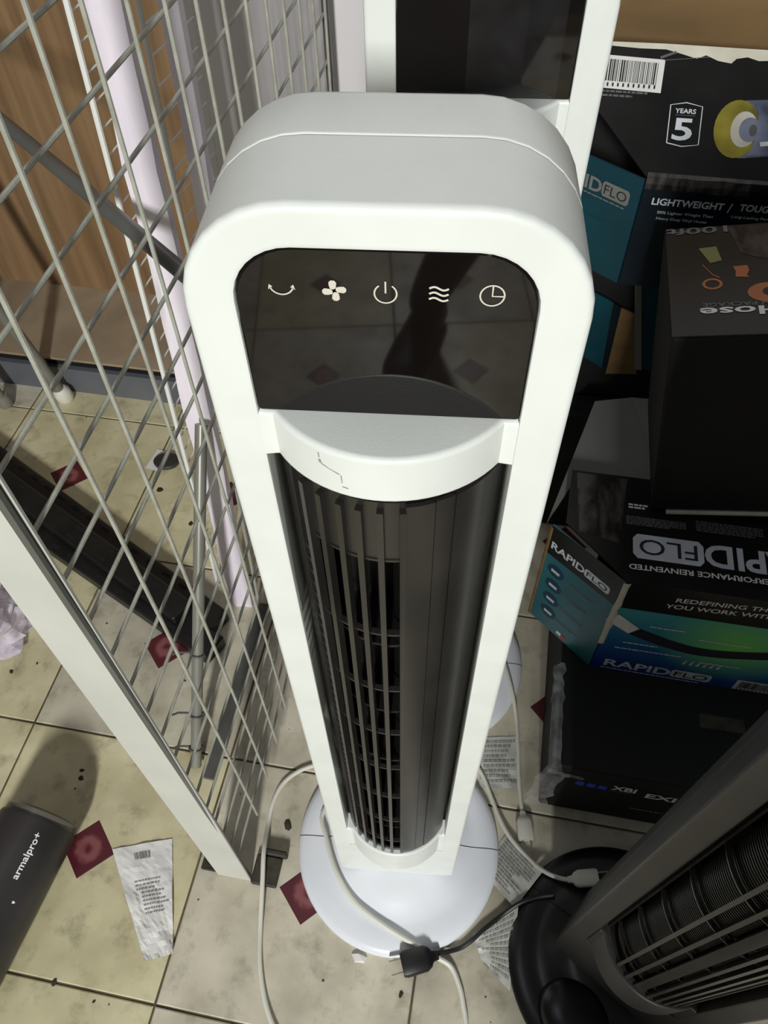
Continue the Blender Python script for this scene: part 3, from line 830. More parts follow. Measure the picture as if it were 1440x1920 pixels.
# ------------------------------------------------------------------ cartons on the right
def carton(name_label, U, V, z, cat='box', group='hose cartons stacked at the side', name='hose_carton'):
    root = empty(name, RF(U, V, z), -A)
    tag(root, name_label, cat, group)
    return root
def barcode(face, a0, a1, b0, b1, parent, tilt=0.0):
    mb = MB(); face.rect(mb, a0, a1, b0, b1, 1.0, tilt); o = mb.build('barcode_label', 'paper', parent)
    mb = MB(); a = a0 + 0.006; rnd = random.Random(5)
    while a < a1 - 0.007:
        w = rnd.choice((0.0006, 0.0010, 0.0016)) * (a1 - a0) / 0.066
        face.rect(mb, a, a + w, b0 + (b1 - b0) * 0.22 + tilt * (a - a0), b1 - (b1 - b0) * 0.12 + tilt * (a - a0), 2.0); a += w + rnd.choice((0.0007, 0.0012)) * (a1 - a0) / 0.066
    for q in range(11):
        x = a0 + (a1 - a0) * (0.08 + 0.08 * q)
        face.rect(mb, x, x + 0.0020, b0 + (b1 - b0) * 0.05, b0 + (b1 - b0) * 0.16, 2.0)
    mb.build('barcode_bars', 'ink_dark', o)
def fine_print(face, a0, a1, b0, b1, rows, parent, m='print_grey', seed=1, slope=0.0, name='fine_print', fill=0.55):
    mb = MB(); rnd = random.Random(seed); step = (b1 - b0) / rows
    for q in range(rows):
        b = b1 - step * (q + fill); a = a0; e = a1 - (rnd.uniform(0.1, 0.4) * (a1 - a0) if q == rows - 1 and rows > 1 else 0)
        while a < e:
            w = min(rnd.uniform(0.003, 0.009), e - a)
            face.rect(mb, a, a + w, b + slope * (a - a0), b + step * fill + slope * (a - a0), 1.4); a += w + 0.0012
    return mb.build(name, m, parent)
def logo(face, a0, a1, b0, b1, split, parent, flip=False, slope=0.0, mword='print_silver', mfont='ink_dark'):
    """RAPID in solid letters and FLO cut dark into a silver plate; split = where the plate starts"""
    w = a1 - a0
    def seg(x0, x1):
        return (x0, x1) if not flip else (a0 + a1 - x1, a0 + a1 - x0)
    r0, r1 = seg(a0, split - 0.004 * w); p0, p1 = seg(split, a1)
    if flip: sl = lambda a: b0
    face.text('lettering', 'RAPID', r0, b0 + slope * (r0 - a0), r1 - r0, b1 - b0, mword, parent, 0.025, 1.6, flip, slope)
    mb = MB(); h = b1 - b0; c = h * 0.16
    face.poly(mb, [(p0 + c, b0 - h * 0.04 + slope * (p0 - a0)), (p1 - c, b0 - h * 0.04 + slope * (p1 - a0)), (p1, b0 + c + slope * (p1 - a0)), (p1, b1 - c + slope * (p1 - a0)), (p1 - c, b1 + h * 0.04 + slope * (p1 - a0)), (p0 + c, b1 + h * 0.04 + slope * (p0 - a0)),
                   (p0, b1 - c + slope * (p0 - a0)), (p0, b0 + c + slope * (p0 - a0))], 1.2)
    o = mb.build('logo_plate', mword, parent)
    pw_ = p1 - p0
    face.text('lettering', 'FLO', p0 + pw_ * 0.09, b0 + h * 0.16 + slope * (p0 - a0), pw_ * 0.82, h * 0.68, mfont, o, 0.0, 2.2, flip, slope)

# lowest carton: flat, black, in clear wrap
b4 = carton('low black carton in torn clear wrap, undermost of the carton stack', 0.193, 0.139, 0.0, group='plain cartons', name='flat_carton')
MB().bbox(0, 0.46, 0, 0.30, 0, 0.170, 0.003).build('carton_body', 'carton_matt_black', b4)
f4 = Face((0, 0, 0), (1, 0, 0), (0, 0, 1))
for k in range(3):
    mb = MB(); f4.poly(mb, [(0.034 + 0.0155 * k + x, 0.112 + y - 0.001 * k) for x, y in ((0, 0.002), (0.010, 0), (0.012, 0.004), (0.011, 0.015), (0.002, 0.017), (0, 0.012))]); mb.build('blue_icon', 'blue_print', b4)
f4.text('lettering', 'XBI', 0.0815, 0.118, 0.033, 0.017, 'print_white', b4, 0.03); f4.text('lettering', 'EXI', 0.129, 0.109, 0.040, 0.018, 'print_white', b4, 0.03)
fine_print(f4, 0.080, 0.112, 0.110, 0.114, 1, b4, 'print_grey', 3); fine_print(f4, 0.1225, 0.169, 0.050, 0.057, 1, b4, 'yellow_print', 4)
fp = MB(); Face((0, 0, 0.170), (1, 0, 0), (0, 1, 0)).rect(fp, 0.19, 0.25, 0.088, 0.108); fp.build('sticker', 'foot_black', b4)
mb = MB(); rings = []
for q in range(25):     # torn wrap hugging the left edge and the near corner
    tt = q / 24
    if tt < 0.6: p = Vector((-0.003, 0.15 - 0.15 * tt / 0.6, 0.171)); w = 0.007
    else: p = Vector((-0.004 - 0.010 * (tt - 0.6), -0.004, 0.171 - 0.165 * (tt - 0.6) / 0.4)); w = 0.016
    n1, n2 = mathutils.noise.noise(Vector((q * 0.7, 0, 0))), mathutils.noise.noise(Vector((0, q * 0.9, 5)))
    rings.append([p + Vector((-w * (1.0 + 0.5 * n1), -0.002, -0.008 + 0.004 * n2)), p + Vector((-w * 0.4, -0.004 + 0.004 * n2, 0.003 + 0.003 * n1)), p + Vector((w * 0.4 * (1 + n2), 0.001, 0.003)), p + Vector((w * (1.1 + 0.8 * n1), 0.0, 0.0025))])
mb.loft(rings, closed=False).build('plastic_wrap', 'clear_wrap', b4, False)
mb = MB(); rings = []
for q in range(13):
    tt = q / 12; n1 = mathutils.noise.noise(Vector((q * 0.8, 3, 0)))
    rings.append([(-0.010 + 0.05 * tt, -0.003 - 0.003 * abs(n1), 0.164 - 0.006 * n1 - 0.012 * tt), (-0.010 + 0.05 * tt, -0.004, 0.155 - 0.012 * tt + 0.006 * n1), (-0.008 + 0.048 * tt, -0.002, 0.143 - 0.010 * n1 - 0.002 * tt)])
mb.loft(rings, closed=False).build('plastic_wrap', 'clear_wrap', b4, False)

# hose carton with the picture on its front, end flap swung open
b3 = carton('hose carton with blue hose picture on its front and teal end flap open', 0.233, 0.292, 0.170)
W3, D3, H3, TH = 0.36, 0.165, 0.230, 0.003
MB().box(0, W3, 0, TH, 0, H3).build('front_panel', 'carton_picture', b3)
MB().box(0, W3, D3 - TH, D3, 0, H3).build('back_panel', 'carton_black', b3)
MB().box(W3 - TH, W3, TH, D3 - TH, 0, H3).build('end_panel', 'carton_teal', b3)
MB().box(0, W3, TH, D3 - TH, 0, TH).build('bottom_panel', 'carton_black', b3)
MB().prism([(0.0, 0.0), (W3, 0.0), (W3, D3), (-0.072, D3), (-0.076, 0.076)], H3, H3 + TH).build('top_panel', 'carton_black', b3)
MB().prism([(-0.060, D3 - 0.10), (-0.01, D3 - 0.11), (0.0, D3 - 0.004), (-0.066, D3 - 0.004)], H3 + TH, H3 + TH + 0.0006).build('tape', 'tape', b3)
t3 = Face((0, 0, H3 + TH), (1, 0, 0), (0, 1, 0))
logo(t3, 0.006, 0.226, 0.0375, 0.0715, 0.141, b3, flip=True)
t3.text('lettering', 'PERFORMANCE REINVENTED', 0.001, 0.0185, 0.171, 0.0078, 'print_white', b3, 0.02, 1.6, True, 0.03)
fine_print(t3, -0.002, 0.0715, 0.086, 0.100, 5, b3, 'print_grey', 7, fill=0.8); fine_print(t3, 0.084, 0.165, 0.089, 0.106, 5, b3, 'print_grey', 8, fill=0.7); fine_print(t3, 0.001, 0.025, 0.111, 0.120, 2, b3, 'print_white', 9, fill=0.6)
f3 = Face((0, 0, 0), (1, 0, 0), (0, 0, 1))
f3.text('lettering', 'REDEFINING THE WAY', 0.063, 0.2035, 0.150, 0.0095, 'print_white', b3, 0.012, 1.6, False, 0.07)
f3.text('lettering', 'YOU WORK WITH AIR', 0.0545, 0.1875, 0.154, 0.0095, 'print_white', b3, 0.012, 1.6, False, 0.07)
mb = MB(); f3.line(mb, catmull([(-0.002, 0.148, 0), (0.0355, 0.118, 0), (0.0888, 0.0975, 0), (0.139, 0.091, 0), (0.208, 0.106, 0), (0.30, 0.14, 0)], 6) and [(p.x, p.y) for p in catmull([(0.034, 0.119, 0), (0.0888, 0.0975, 0), (0.139, 0.091, 0), (0.208, 0.106, 0), (0.30, 0.14, 0)], 6)], 0.020, 1.2)
mb.build('hose_picture', 'hose_print', b3)
mb = MB(); f3.line(mb, [(0.0, 0.147), (0.034, 0.119)], [0.022, 0.019], 1.2); mb.build('hose_picture', 'paper', b3)
logo(f3, 0.016, 0.163, 0.013, 0.033, 0.108, b3, slope=-0.03)
fine_print(f3, 0.014, 0.150, 0.003, 0.008, 1, b3, 'print_silver', 12, -0.03)
for i_, (a, b, e) in enumerate(((0.0497, 0.133, 0.094), (0.0272, 0.083, 0.0724), (0.1153, 0.118, 0.1816), (0.134, 0.059, 0.186), (0.02, 0.066, 0.108))):
    fine_print(f3, a, e, b, b + 0.005, 1, b3, 'print_silver', 20 + i_)
for k in range(6):
    mb = MB(); f3.line(mb, [(0.116 + 0.009 * k, 0.050), (0.118 + 0.009 * k, 0.063)], [0.004, 0.001], 1.3); mb.build('fitting_picture', 'print_silver', b3)
barcode(f3, 0.196, 0.262, -0.002 + 0.004, 0.030, b3)
# open end flap (its own hinge at the near left edge)
fl_dir = Vector((-0.088, 0.072, 0)).normalized(); fl_n = Vector((fl_dir.y, -fl_dir.x, 0))
def flap(parent, w, h, z0, thick, m, name='end_flap', hinge=(0, 0, 0), d=fl_dir):
    n = Vector((d.y, -d.x, 0)); hg = Vector(hinge)
    c = [hg, hg + d * w, hg + d * w + n * thick, hg + n * thick]
    vs = [tuple(p + Vector((0, 0, z0))) for p in c] + [tuple(p + Vector((0, 0, z0 + h))) for p in c]
    return MB().add(vs, [(0, 1, 2, 3)[::-1], (4, 5, 6, 7), (0, 1, 5, 4), (1, 2, 6, 5), (2, 3, 7, 6), (3, 0, 4, 7)]).build(name, m, parent)
FLW = 0.116
fo = flap(b3, FLW, H3 - 0.006, 0.001, 0.003, 'carton_teal', hinge=(-0.002, 0.001, 0))
far3 = Vector((-0.002, 0.001, 0.001)) + fl_dir * FLW
ff = Face(far3, -fl_dir, (0, 0, 1), -0.0004 if (-fl_dir).cross(Vector((0, 0, 1))).dot(Vector((-0.5, -1, 0))) < 0 else 0.0004)
mb = MB(); ff.rect(mb, 0.0, FLW, 0.165, H3 - 0.006, 0.6, 0.05); mb.build('dark_band', 'carton_black', fo)
logo(ff, 0.006, 0.102, 0.181, 0.196, 0.062, fo)
for k in range(4):
    mb = MB(); ff.disc(mb, 0.023 + 0.0022 * k, 0.140 - 0.033 * k, 0.014, 0.0125, 1.2); mb.build('feature_icon', 'navy_print', fo)
    mb = MB(); ff.rect(mb, 0.016 + 0.0022 * k, 0.030 + 0.0022 * k, 0.137 - 0.033 * k, 0.143 - 0.033 * k, 2.4); mb.build('feature_icon', 'print_silver', fo)
    fine_print(ff, 0.042, 0.084, 0.131 - 0.033 * k, 0.141 - 0.033 * k, 2, fo, 'carton_grey', 40 + k, fill=0.4)
mb = MB(); ff.rect(mb, 0.052, 0.060, 0.008, 0.016); mb.build('flag_print', 'print_white', fo)
mb = MB(); ff.rect(mb, 0.060, 0.070, 0.006, 0.014); mb.build('flag_print', 'red_print', fo)
mb = MB(); c = []
for q in range(13):
    z = 0.075 + 0.155 * q / 12; n1 = mathutils.noise.noise(Vector((q * 1.1, 7, 0)))
    c.append([(-0.004 - 0.003 * abs(n1), -0.0012, z), (0.001 + 0.002 * n1, -0.0018, z), (0.004 + 0.003 * n1, -0.0006, z)])
mb.loft(c, closed=False).build('torn_edge', 'torn_cream', b3)
mb = MB(); ce = far3; n_ = fl_n
mb.tube([ce + Vector((0, 0, 0.002)), ce + Vector((0, 0, H3 - 0.01))], 0.0026, 6); mb.build('raw_edge', 'cardboard', fo)

# tilted hose carton on top of it (black underside print, text upside down)
b2 = empty('hose_carton', RF(0.262, 0.405, 0.404)); tag(b2, 'black hose carton tilted on its edge, with orange pictures on its top', 'box', 'hose cartons stacked at the side')
b2.rotation_mode = 'XYZ'
b2.rotation_euler = (Matrix.Rotation(-A, 3, 'Z') @ Matrix.Rotation(-math.radians(10.5), 3, 'Y')).to_euler()
MB().bbox(0, 0.30, 0, 0.19, 0, 0.278, 0.003).build('carton_body', 'carton_matt_black', b2)
MB().box(0.001, 0.299, 0.002, 0.189, 0.278, 0.2795).build('top_panel', 'carton_black', b2)
MB().box(0.018, 0.299, -0.004, 0.03, -0.0025, 0.0).build('bottom_flap', 'torn_cream', b2)
t2 = Face((0, 0, 0.2795), (1, 0, 0), (0, 1, 0))
t2.text('lettering', 'Hose', 0.029, 0.031, 0.078, 0.0135, 'print_white', b2, 0.02, 1.6, True); t2.text('lettering', 'FITTINGS IN PACKAGE', 0.032, 0.0455, 0.118, 0.0065, 'carton_grey', b2, 0.012, 1.6, True)
t2.text('lettering', '100ft', 0.002, 0.176, 0.064, 0.0125, 'carton_grey', b2, 0.02, 1.6, True)
mb = MB(); t2.line(mb, [(0.0438 + 0.0085 * cos(a / 3.0), 0.0837 + 0.008 * sin(a / 3.0)) for a in range(20)], 0.003); mb.build('ring_picture', 'orange_print', b2)
mb = MB(); t2.line(mb, [(0.044, 0.100), (0.0515, 0.094)], 0.0015); t2.line(mb, [(0.036, 0.118), (0.046, 0.098)], 0.001); mb.build('fitting_picture', 'orange_print', b2)
mb = MB(); t2.poly(mb, [(0.066, 0.112), (0.080, 0.113), (0.081, 0.104), (0.078, 0.096), (0.080, 0.092), (0.067, 0.094), (0.068, 0.103)]); mb.build('fitting_picture', 'orange_print', b2)
mb = MB(); t2.disc(mb, 0.096, 0.066, 0.020, 0.016); o = mb.build('disc_picture', 'orange_print', b2)
mb = MB(); t2.disc(mb, 0.098, 0.067, 0.008, 0.007, 2.0, 9); mb.build('disc_picture', 'carton_black', o)
mb = MB(); t2.poly(mb, [(0.034, 0.148), (0.052, 0.150), (0.056, 0.124), (0.044, 0.120)]); mb.build('hose_picture', 'lime_print', b2)
mb = MB(); t2.poly(mb, [(0.066, 0.186), (0.15, 0.186), (0.15, 0.128), (0.10, 0.122), (0.076, 0.134)], 0.8); mb.build('tape', 'tape', b2)

# rearmost hose carton, lid flap raised with a torn edge
b1 = carton('hose carton with raised black lid flap marked 5 years and torn white edge', 0.188, 0.666, 0.550)
W1, D1, H1 = 0.34, 0.180, 0.150
MB().box(0, W1, 0, 0.003, 0, H1).build('front_panel', 'carton_navy', b1); MB().box(-0.15, W1, D1 - 0.003, D1, 0, H1 + 0.05).build('back_panel', 'carton_matt_black', b1)
MB().box(W1 - 0.003, W1, 0.003, D1 - 0.003, 0, H1).build('end_panel', 'carton_dark_teal', b1); MB().box(0, W1, 0.003, D1 - 0.003, 0, 0.003).build('bottom_panel', 'carton_matt_black', b1)
ph = math.radians(40)
lf = Face((0, 0, H1), (1, 0, 0), (0, cos(ph), sin(ph)))
poly = [(0, 0), (W1, 0), (W1, 0.150), (-0.095, 0.150), (-0.098, 0.105)]
vs = [lf.p(a, b, 0) for a, b in poly] + [lf.p(a, b, 0) - lf.n * 0.003 for a, b in poly]
n = 5
lid1 = MB().add(vs, [tuple(range(n)), tuple(range(2 * n - 1, n - 1, -1))] + [(i, i + n, (i + 1) % n + n, (i + 1) % n) for i in range(n)]).build('lid_flap', 'carton_black', b1)
barcode(lf, -0.074, 0.001, 0.099, 0.137, lid1, -0.03)
fine_print(lf, -0.066, -0.014, 0.087, 0.0965, 2, lid1, 'print_grey', 31, fill=0.5)
mb = MB(); lf.line(mb, [(0.016, 0.041), (0.0335, 0.038), (0.052, 0.041), (0.0505, 0.0845), (0.032, 0.088), (0.0145, 0.0845), (0.016, 0.041)], 0.0011); bd = mb.build('badge_outline', 'print_silver', lid1)
lf.text('lettering', '5', 0.0205, 0.0445, 0.0225, 0.0255, 'print_silver', lid1, 0.02); lf.text('lettering', 'YEARS', 0.0205, 0.0755, 0.0235, 0.0055, 'print_silver', lid1, 0.02)
mb = MB(); lf.line(mb, [(0.021, 0.0735), (0.044, 0.0735)], 0.0007); mb.build('badge_outline', 'print_grey', lid1)
mb = MB(); lf.poly(mb, [(0.098, 0.095), (0.175, 0.102), (0.175, 0.040), (0.098, 0.029)], 0.8); mb.build('hose_picture', 'silver_print', lid1)
mb = MB(); lf.disc(mb, 0.092, 0.062, 0.0255, 0.033, 1.4, 28); rg = mb.build('brass_ring_picture', 'brass', lid1)
mb = MB(); lf.disc(mb, 0.1000, 0.062, 0.0150, 0.0205, 2.2, 24); mb.build('brass_ring_picture', 'torn_cream', rg)
mb = MB(); lf.disc(mb, 0.1065, 0.062, 0.0120, 0.0140, 3.0, 20); mb.build('brass_ring_picture', 'silver_print', rg)
mb = MB(); lf.poly(mb, [(0.1080, 0.0925), (0.175, 0.101), (0.175, 0.041), (0.1060, 0.0315), (0.1125, 0.045), (0.1145, 0.062), (0.1135, 0.080)], 4.0); mb.build('hose_picture', 'silver_print', lid1)
mb = MB(); lf.disc(mb, 0.1100, 0.0615, 0.0042, 0.0066, 4.6, 14); mb.build('brass_ring_picture', 'print_grey', rg)
mb = MB(); lf.line(mb, [(0.120, 0.046), (0.175, 0.056)], 0.005, 5.0); mb.build('hose_picture', 'print_silver', lid1)
top = [(-0.096, 0.1515), (0.0, 0.1530), (0.08, 0.1525), (0.22, 0.152), (W1, 0.152)]
bot = [(W1, 0.144), (0.22, 0.143), (0.128, 0.1415), (0.105, 0.1395), (0.092, 0.1430), (0.080, 0.1405), (0.075, 0.1350), (0.060, 0.1370), (0.046, 0.1425), (0.036, 0.1380), (0.018, 0.1425), (0.0, 0.1465), (-0.03, 0.1460), (-0.07, 0.1475), (-0.096, 0.1465)]
mb = MB(); lf.poly(mb, top + bot, 1.4); mb.build('torn_edge', 'torn_cream', lid1)
mb = MB(); lf.line(mb, [(-0.005, 0.1365), (0.012, 0.1440)], 0.003, 2.5); lf.line(mb, [(0.0, 0.134), (0.05, 0.1405)], 0.0008, 2.5); mb.build('crease', 'print_grey', lid1)
f1 = Face((0, 0, 0), (1, 0, 0), (0, 0, 1))
f1.text('lettering', 'LIGHTWEIGHT', 0.013, 0.1165, 0.084, 0.009, 'print_silver', b1, 0.025); f1.text('lettering', '/', 0.102, 0.114, 0.004, 0.012, 'print_silver', b1, 0.02); f1.text('lettering', 'TOUGH', 0.1145, 0.1175, 0.042, 0.009, 'print_silver', b1, 0.025)
f1.text('lettering', '50% Lighter Weight Than', 0.0225, 0.1045, 0.066, 0.0048, 'print_silver', b1, 0.01); f1.text('lettering', 'Heavy Duty Vinyl Hoses', 0.0235, 0.0965, 0.060, 0.0048, 'print_silver', b1, 0.01); f1.text('lettering', 'Long-Lasting Performance', 0.109, 0.107, 0.066, 0.0048, 'print_silver', b1, 0.01)
mb = MB(); rings = []
for q in range(24):
    a = W1 * q / 23; n1 = mathutils.noise.noise(Vector((q * 0.6, 11, 0)))
    rings.append([(a, -0.0010, H1 - 0.014 - 0.003 * n1), (a, -0.0030, H1 - 0.006 + 0.003 * n1), (a, -0.0012 + 0.001 * n1, H1 + 0.0022 + 0.001 * n1), (a, 0.004, H1 + 0.0042)])
mb.loft(rings, closed=False).build('tape', 'tape', b1, False)
fd1 = Vector((-0.076, 0.054, 0)).normalized()
fo1 = flap(b1, 0.135, H1 - 0.004, 0.0, 0.003, 'carton_dark_teal', hinge=(-0.002, 0.001, 0), d=fd1)
far1 = Vector((-0.002, 0.001, 0)) + fd1 * 0.135
fg = Face(far1, -fd1, (0, 0, 1), 0.0004)
if fg.n.y > 0: fg.lift = -0.0004
logo(fg, 0.008, 0.122, 0.106, 0.124, 0.082, fo1, mword='carton_grey')
fine_print(fg, 0.03, 0.118, 0.099, 0.102, 1, fo1, 'carton_grey', 51); fine_print(fg, 0.05, 0.10, 0.070, 0.076, 2, fo1, 'navy_print', 52, fill=0.4)

# stack under the rearmost carton
b5 = carton('dark hose carton with an open teal end under the lid-flap carton', 0.215, 0.700, 0.300)
MB().bbox(-0.065, 0.31, 0.012, 0.16, 0, 0.248, 0.003).build('carton_body', 'carton_matt_black', b5)
for k_, (nm, m_, pts) in enumerate((('end_flap', 'carton_dark_teal', ((0.163, 0.508), (0.194, 0.493), (0.203, 0.371), (0.175, 0.387), (0.14, 0.40), (0.14, 0.515))), ('end_flap', 'carton_navy', ((0.194, 0.493), (0.207, 0.485), (0.211, 0.372), (0.203, 0.371))),
                                   ('inner_flap', 'cardboard', ((0.207, 0.485), (0.228, 0.477), (0.257, 0.366), (0.211, 0.360))), ('edge_strip', 'carton_grey', ((0.213, 0.538), (0.225, 0.527), (0.262, 0.376), (0.251, 0.378))),
                                   ('side_panel', 'carton_dark_teal', ((0.225, 0.527), (0.30, 0.53), (0.33, 0.373), (0.262, 0.376))))):
    yb = 0.0005 - 0.002 * (k_ == 3)
    MB().prism([(a - 0.215, b - 0.30) for a, b in pts[::-1]], yb, yb + 0.003, lambda x, z, y: (x, y, z)).build(nm, m_, b5)
b6 = carton('plain black carton standing on the floor beneath the dark teal carton', 0.16, 0.665, 0.0, group='plain cartons', name='plain_carton')
MB().bbox(0, 0.37, 0, 0.20, 0, 0.298, 0.003).build('carton_body', 'carton_matt_black', b6)
MB().box(0.02, 0.35, 0.06, 0.16, 0.298, 0.2985).build('tape', 'tape', b6)
b7 = carton('grey carton with a folded open flap behind the hose picture carton', 0.285, 0.470, 0.0, group='plain cartons', name='plain_carton')
MB().bbox(0, 0.30, 0, 0.175, 0, 0.380, 0.003).build('carton_body', 'carton_grey', b7)
pl7 = [(-0.150, -0.088), (-0.092, 0.149), (-0.041, 0.165), (-0.001, 0.165), (-0.001, 0.0), (-0.05, -0.008), (-0.118, -0.012)]
MB().prism(pl7, 0.374, 0.377).build('open_flap', 'carton_grey', b7)
MB().prism([(-0.041, 0.164), (-0.002, 0.165), (-0.002, 0.0)], 0.3775, 0.3790).build('open_flap', 'carton_grey', b7)
bc = rbox('brown_carton', 0.06, 0.75, 0.875, 0.975, 0.0, 1.02, 'cardboard', None, 0.004); tag(bc, 'large plain brown cardboard carton behind the raised lid flap', 'box')
mb = MB(); mb.tube([RF(0.07, 0.873, 0.86), RF(0.30, 0.871, 0.872), RF(0.45, 0.873, 0.855), RF(0.70, 0.872, 0.85)], 0.0022, 6); o = mb.build('crease', 'cardboard', bc)

# ------------------------------------------------------------------ cords, plugs and tags
def cord(name, pts, r, m, label):
    o = MB().tube(catmull(pts, 6), r, 8).build(name, m, None, True)
    return tag(o, label, 'cord')
c1 = [[-0.097, 0.1612, 0.0035], [-0.1297, 0.1531, 0.0035], [-0.1613, 0.1392, 0.0035], [-0.1831, 0.1181, 0.0035], [-0.1934, 0.0894, 0.0035], [-0.1955, 0.0583, 0.0035], [-0.1925, 0.0174, 0.0215], [-0.1885, -0.0220, 0.0165], [-0.1838, -0.0788, 0.0035], [-0.1779, -0.1169, 0.0035], [-0.169, -0.1471, 0.0035], [-0.1575, -0.1731, 0.0035], [-0.1408, -0.1978, 0.0035], [-0.09, -0.26, 0.0035]]
c2 = [[-0.100, 0.100, 0.022], [-0.1147, 0.071, 0.0205], [-0.1045, 0.0411, 0.0236], [-0.0933, 0.0127, 0.0250], [-0.0762, -0.0175, 0.0252], [-0.0552, -0.0409, 0.0244], [-0.0278, -0.0585, 0.0230], [0.0061, -0.0751, 0.0200], [0.0394, -0.0886, 0.0165], [0.0600, -0.0966, 0.0100], [0.0798, -0.1055, 0.0040], [0.0908, -0.1249, 0.0035], [0.0967, -0.1454, 0.0035], [0.1006, -0.1798, 0.0035], [0.09, -0.26, 0.0035]]
c3 = [[0.07, 0.20, 0.0035], [0.1025, 0.1792, 0.0035], [0.1223, 0.154, 0.0035], [0.1367, 0.1181, 0.0045], [0.1491, 0.0864, 0.0075], [0.1642, 0.0612, 0.0085], [0.1881, 0.0359, 0.0105], [0.2078, 0.0184, 0.0205], [0.225, 0.0108, 0.0252], [0.241, 0.0077, 0.0290]]
c4 = [[0.10, 0.37, 0.030], [0.1487, 0.3517, 0.0262], [0.1599, 0.3245, 0.0232], [0.17, 0.285, 0.0195], [0.1772, 0.245, 0.0052], [0.1785, 0.2014, 0.0052], [0.1781, 0.1595, 0.0052], [0.1795, 0.1274, 0.0042], [0.1818, 0.1002, 0.0052]]
c5 = [[0.0579, -0.0933, 0.012], [0.0722, -0.0898, 0.008], [0.0916, -0.0833, 0.004], [0.1074, -0.0732, 0.0066], [0.1227, -0.0598, 0.0076], [0.1486, -0.0401, 0.0082], [0.1735, -0.024, 0.0188], [0.1989, -0.015, 0.0200], [0.2207, -0.0112, 0.0215]]
cord('electric_cable', c1, 0.0034, 'cord_white', 'white power cord looping over the tiles beside the wire panel foot')
cord('electric_cable', c2, 0.0034, 'cord_white', 'white power cord draped across the round white fan base')
cord('electric_cable', c3, 0.0032, 'cord_white', 'thin white cord running past the paper tag to a white plug on the black base')
cord('electric_cable', c4, 0.0032, 'cord_white', 'white cord coming off the rear fan base to a plug on the floor')
cord('electric_cable', c5, 0.0030, 'cord_black', 'short black cord from the black plug to the black fan base')
def plug(label, loc, rz, m, L, w, h, tilt=0.0, blades=True):
    root = empty('power_plug', loc, rz); root.rotation_euler = (0, tilt, rz); tag(root, label, 'plug', 'plugs lying at the ends of cords')
    rings = []
    for x, k, q in ((0, 0.35, 0.4), (0.15, 0.42, 0.5), (0.22, 0.75, 0.8), (0.35, 0.98, 1.0), (0.9, 1.0, 1.0), (1.0, 0.9, 0.9)):
        rings.append([(L * x, w / 2 * k * a, h * (0.5 + 0.5 * q * b)) for a, b in ((-1, -0.7), (-0.8, -1), (0.8, -1), (1, -0.7), (1, 0.7), (0.8, 1), (-0.8, 1), (-1, 0.7))])
    MB().loft(rings, True, True).build('plug_body', m, root, True, 50)
    if blades:
        for s in (-1, 1):
            MB().bbox(L, L + 0.016, s * w * 0.26 - 0.0008, s * w * 0.26 + 0.0008, h * 0.5 - 0.0032, h * 0.5 + 0.0032, 0.0004).build('blade', 'prong', root)
    return root
plug('black two-blade plug resting on the edge of the white fan base', (0.062, -0.095, 0.0085), math.radians(198), 'cord_black', 0.050, 0.031, 0.019)
plug('white plug lying on the tiles between the paper tags', (0.1818, 0.1010, 0.0005), math.radians(-84), 'cord_white', 0.040, 0.023, 0.015)
plug('white plug lying on the black fan base', (0.2385, 0.0080, 0.0225), math.radians(8), 'cord_white', 0.042, 0.022, 0.014)
def tag_sheet(label, corners, seed, text_rows, dark=0.0):
    o, vs = paper_sheet('paper_tag', corners, 10, 12, 0.0025, 'label_paper', seed, 0.0006)
    tag(o, label, 'paper tag', 'printed cord tags')
    rows = []; rnd = random.Random(seed)
    for k in range(text_rows):
        t0 = 0.08 + 0.86 * k / text_rows; s = 0.08; e = rnd.uniform(0.6, 0.93)
        while s < e:
            w = min(rnd.uniform(0.03, 0.12), e - s); rows.append((s, s + w, t0, t0 + 0.40 / text_rows)); s += w + 0.02
    paper_rects(o, vs, 10, 12, rows, 'printed_lines', 'ink_tag')
tag_sheet('white printed paper tag on the floor beside the rear fan base', [(0.1234, 0.2137, 0), (0.1790, 0.2194, 0), (0.1800, 0.1375, 0), (0.1176, 0.1331, 0)], 2.0, 9)
tag_sheet('long printed paper tag tucked between the white and black bases', [(0.158, 0.070, 0.0), (0.206, 0.018, 0.017), (0.166, -0.030, 0.011), (0.118, 0.020, 0.0)], 5.0, 12)
tag_sheet('bright printed paper tag curling by the black plug cord', [(0.1715, -0.0250, 0.0125), (0.1090, -0.0650, 0.0), (0.1225, -0.098, 0.0), (0.1580, -0.1285, 0.002)], 8.0, 10)

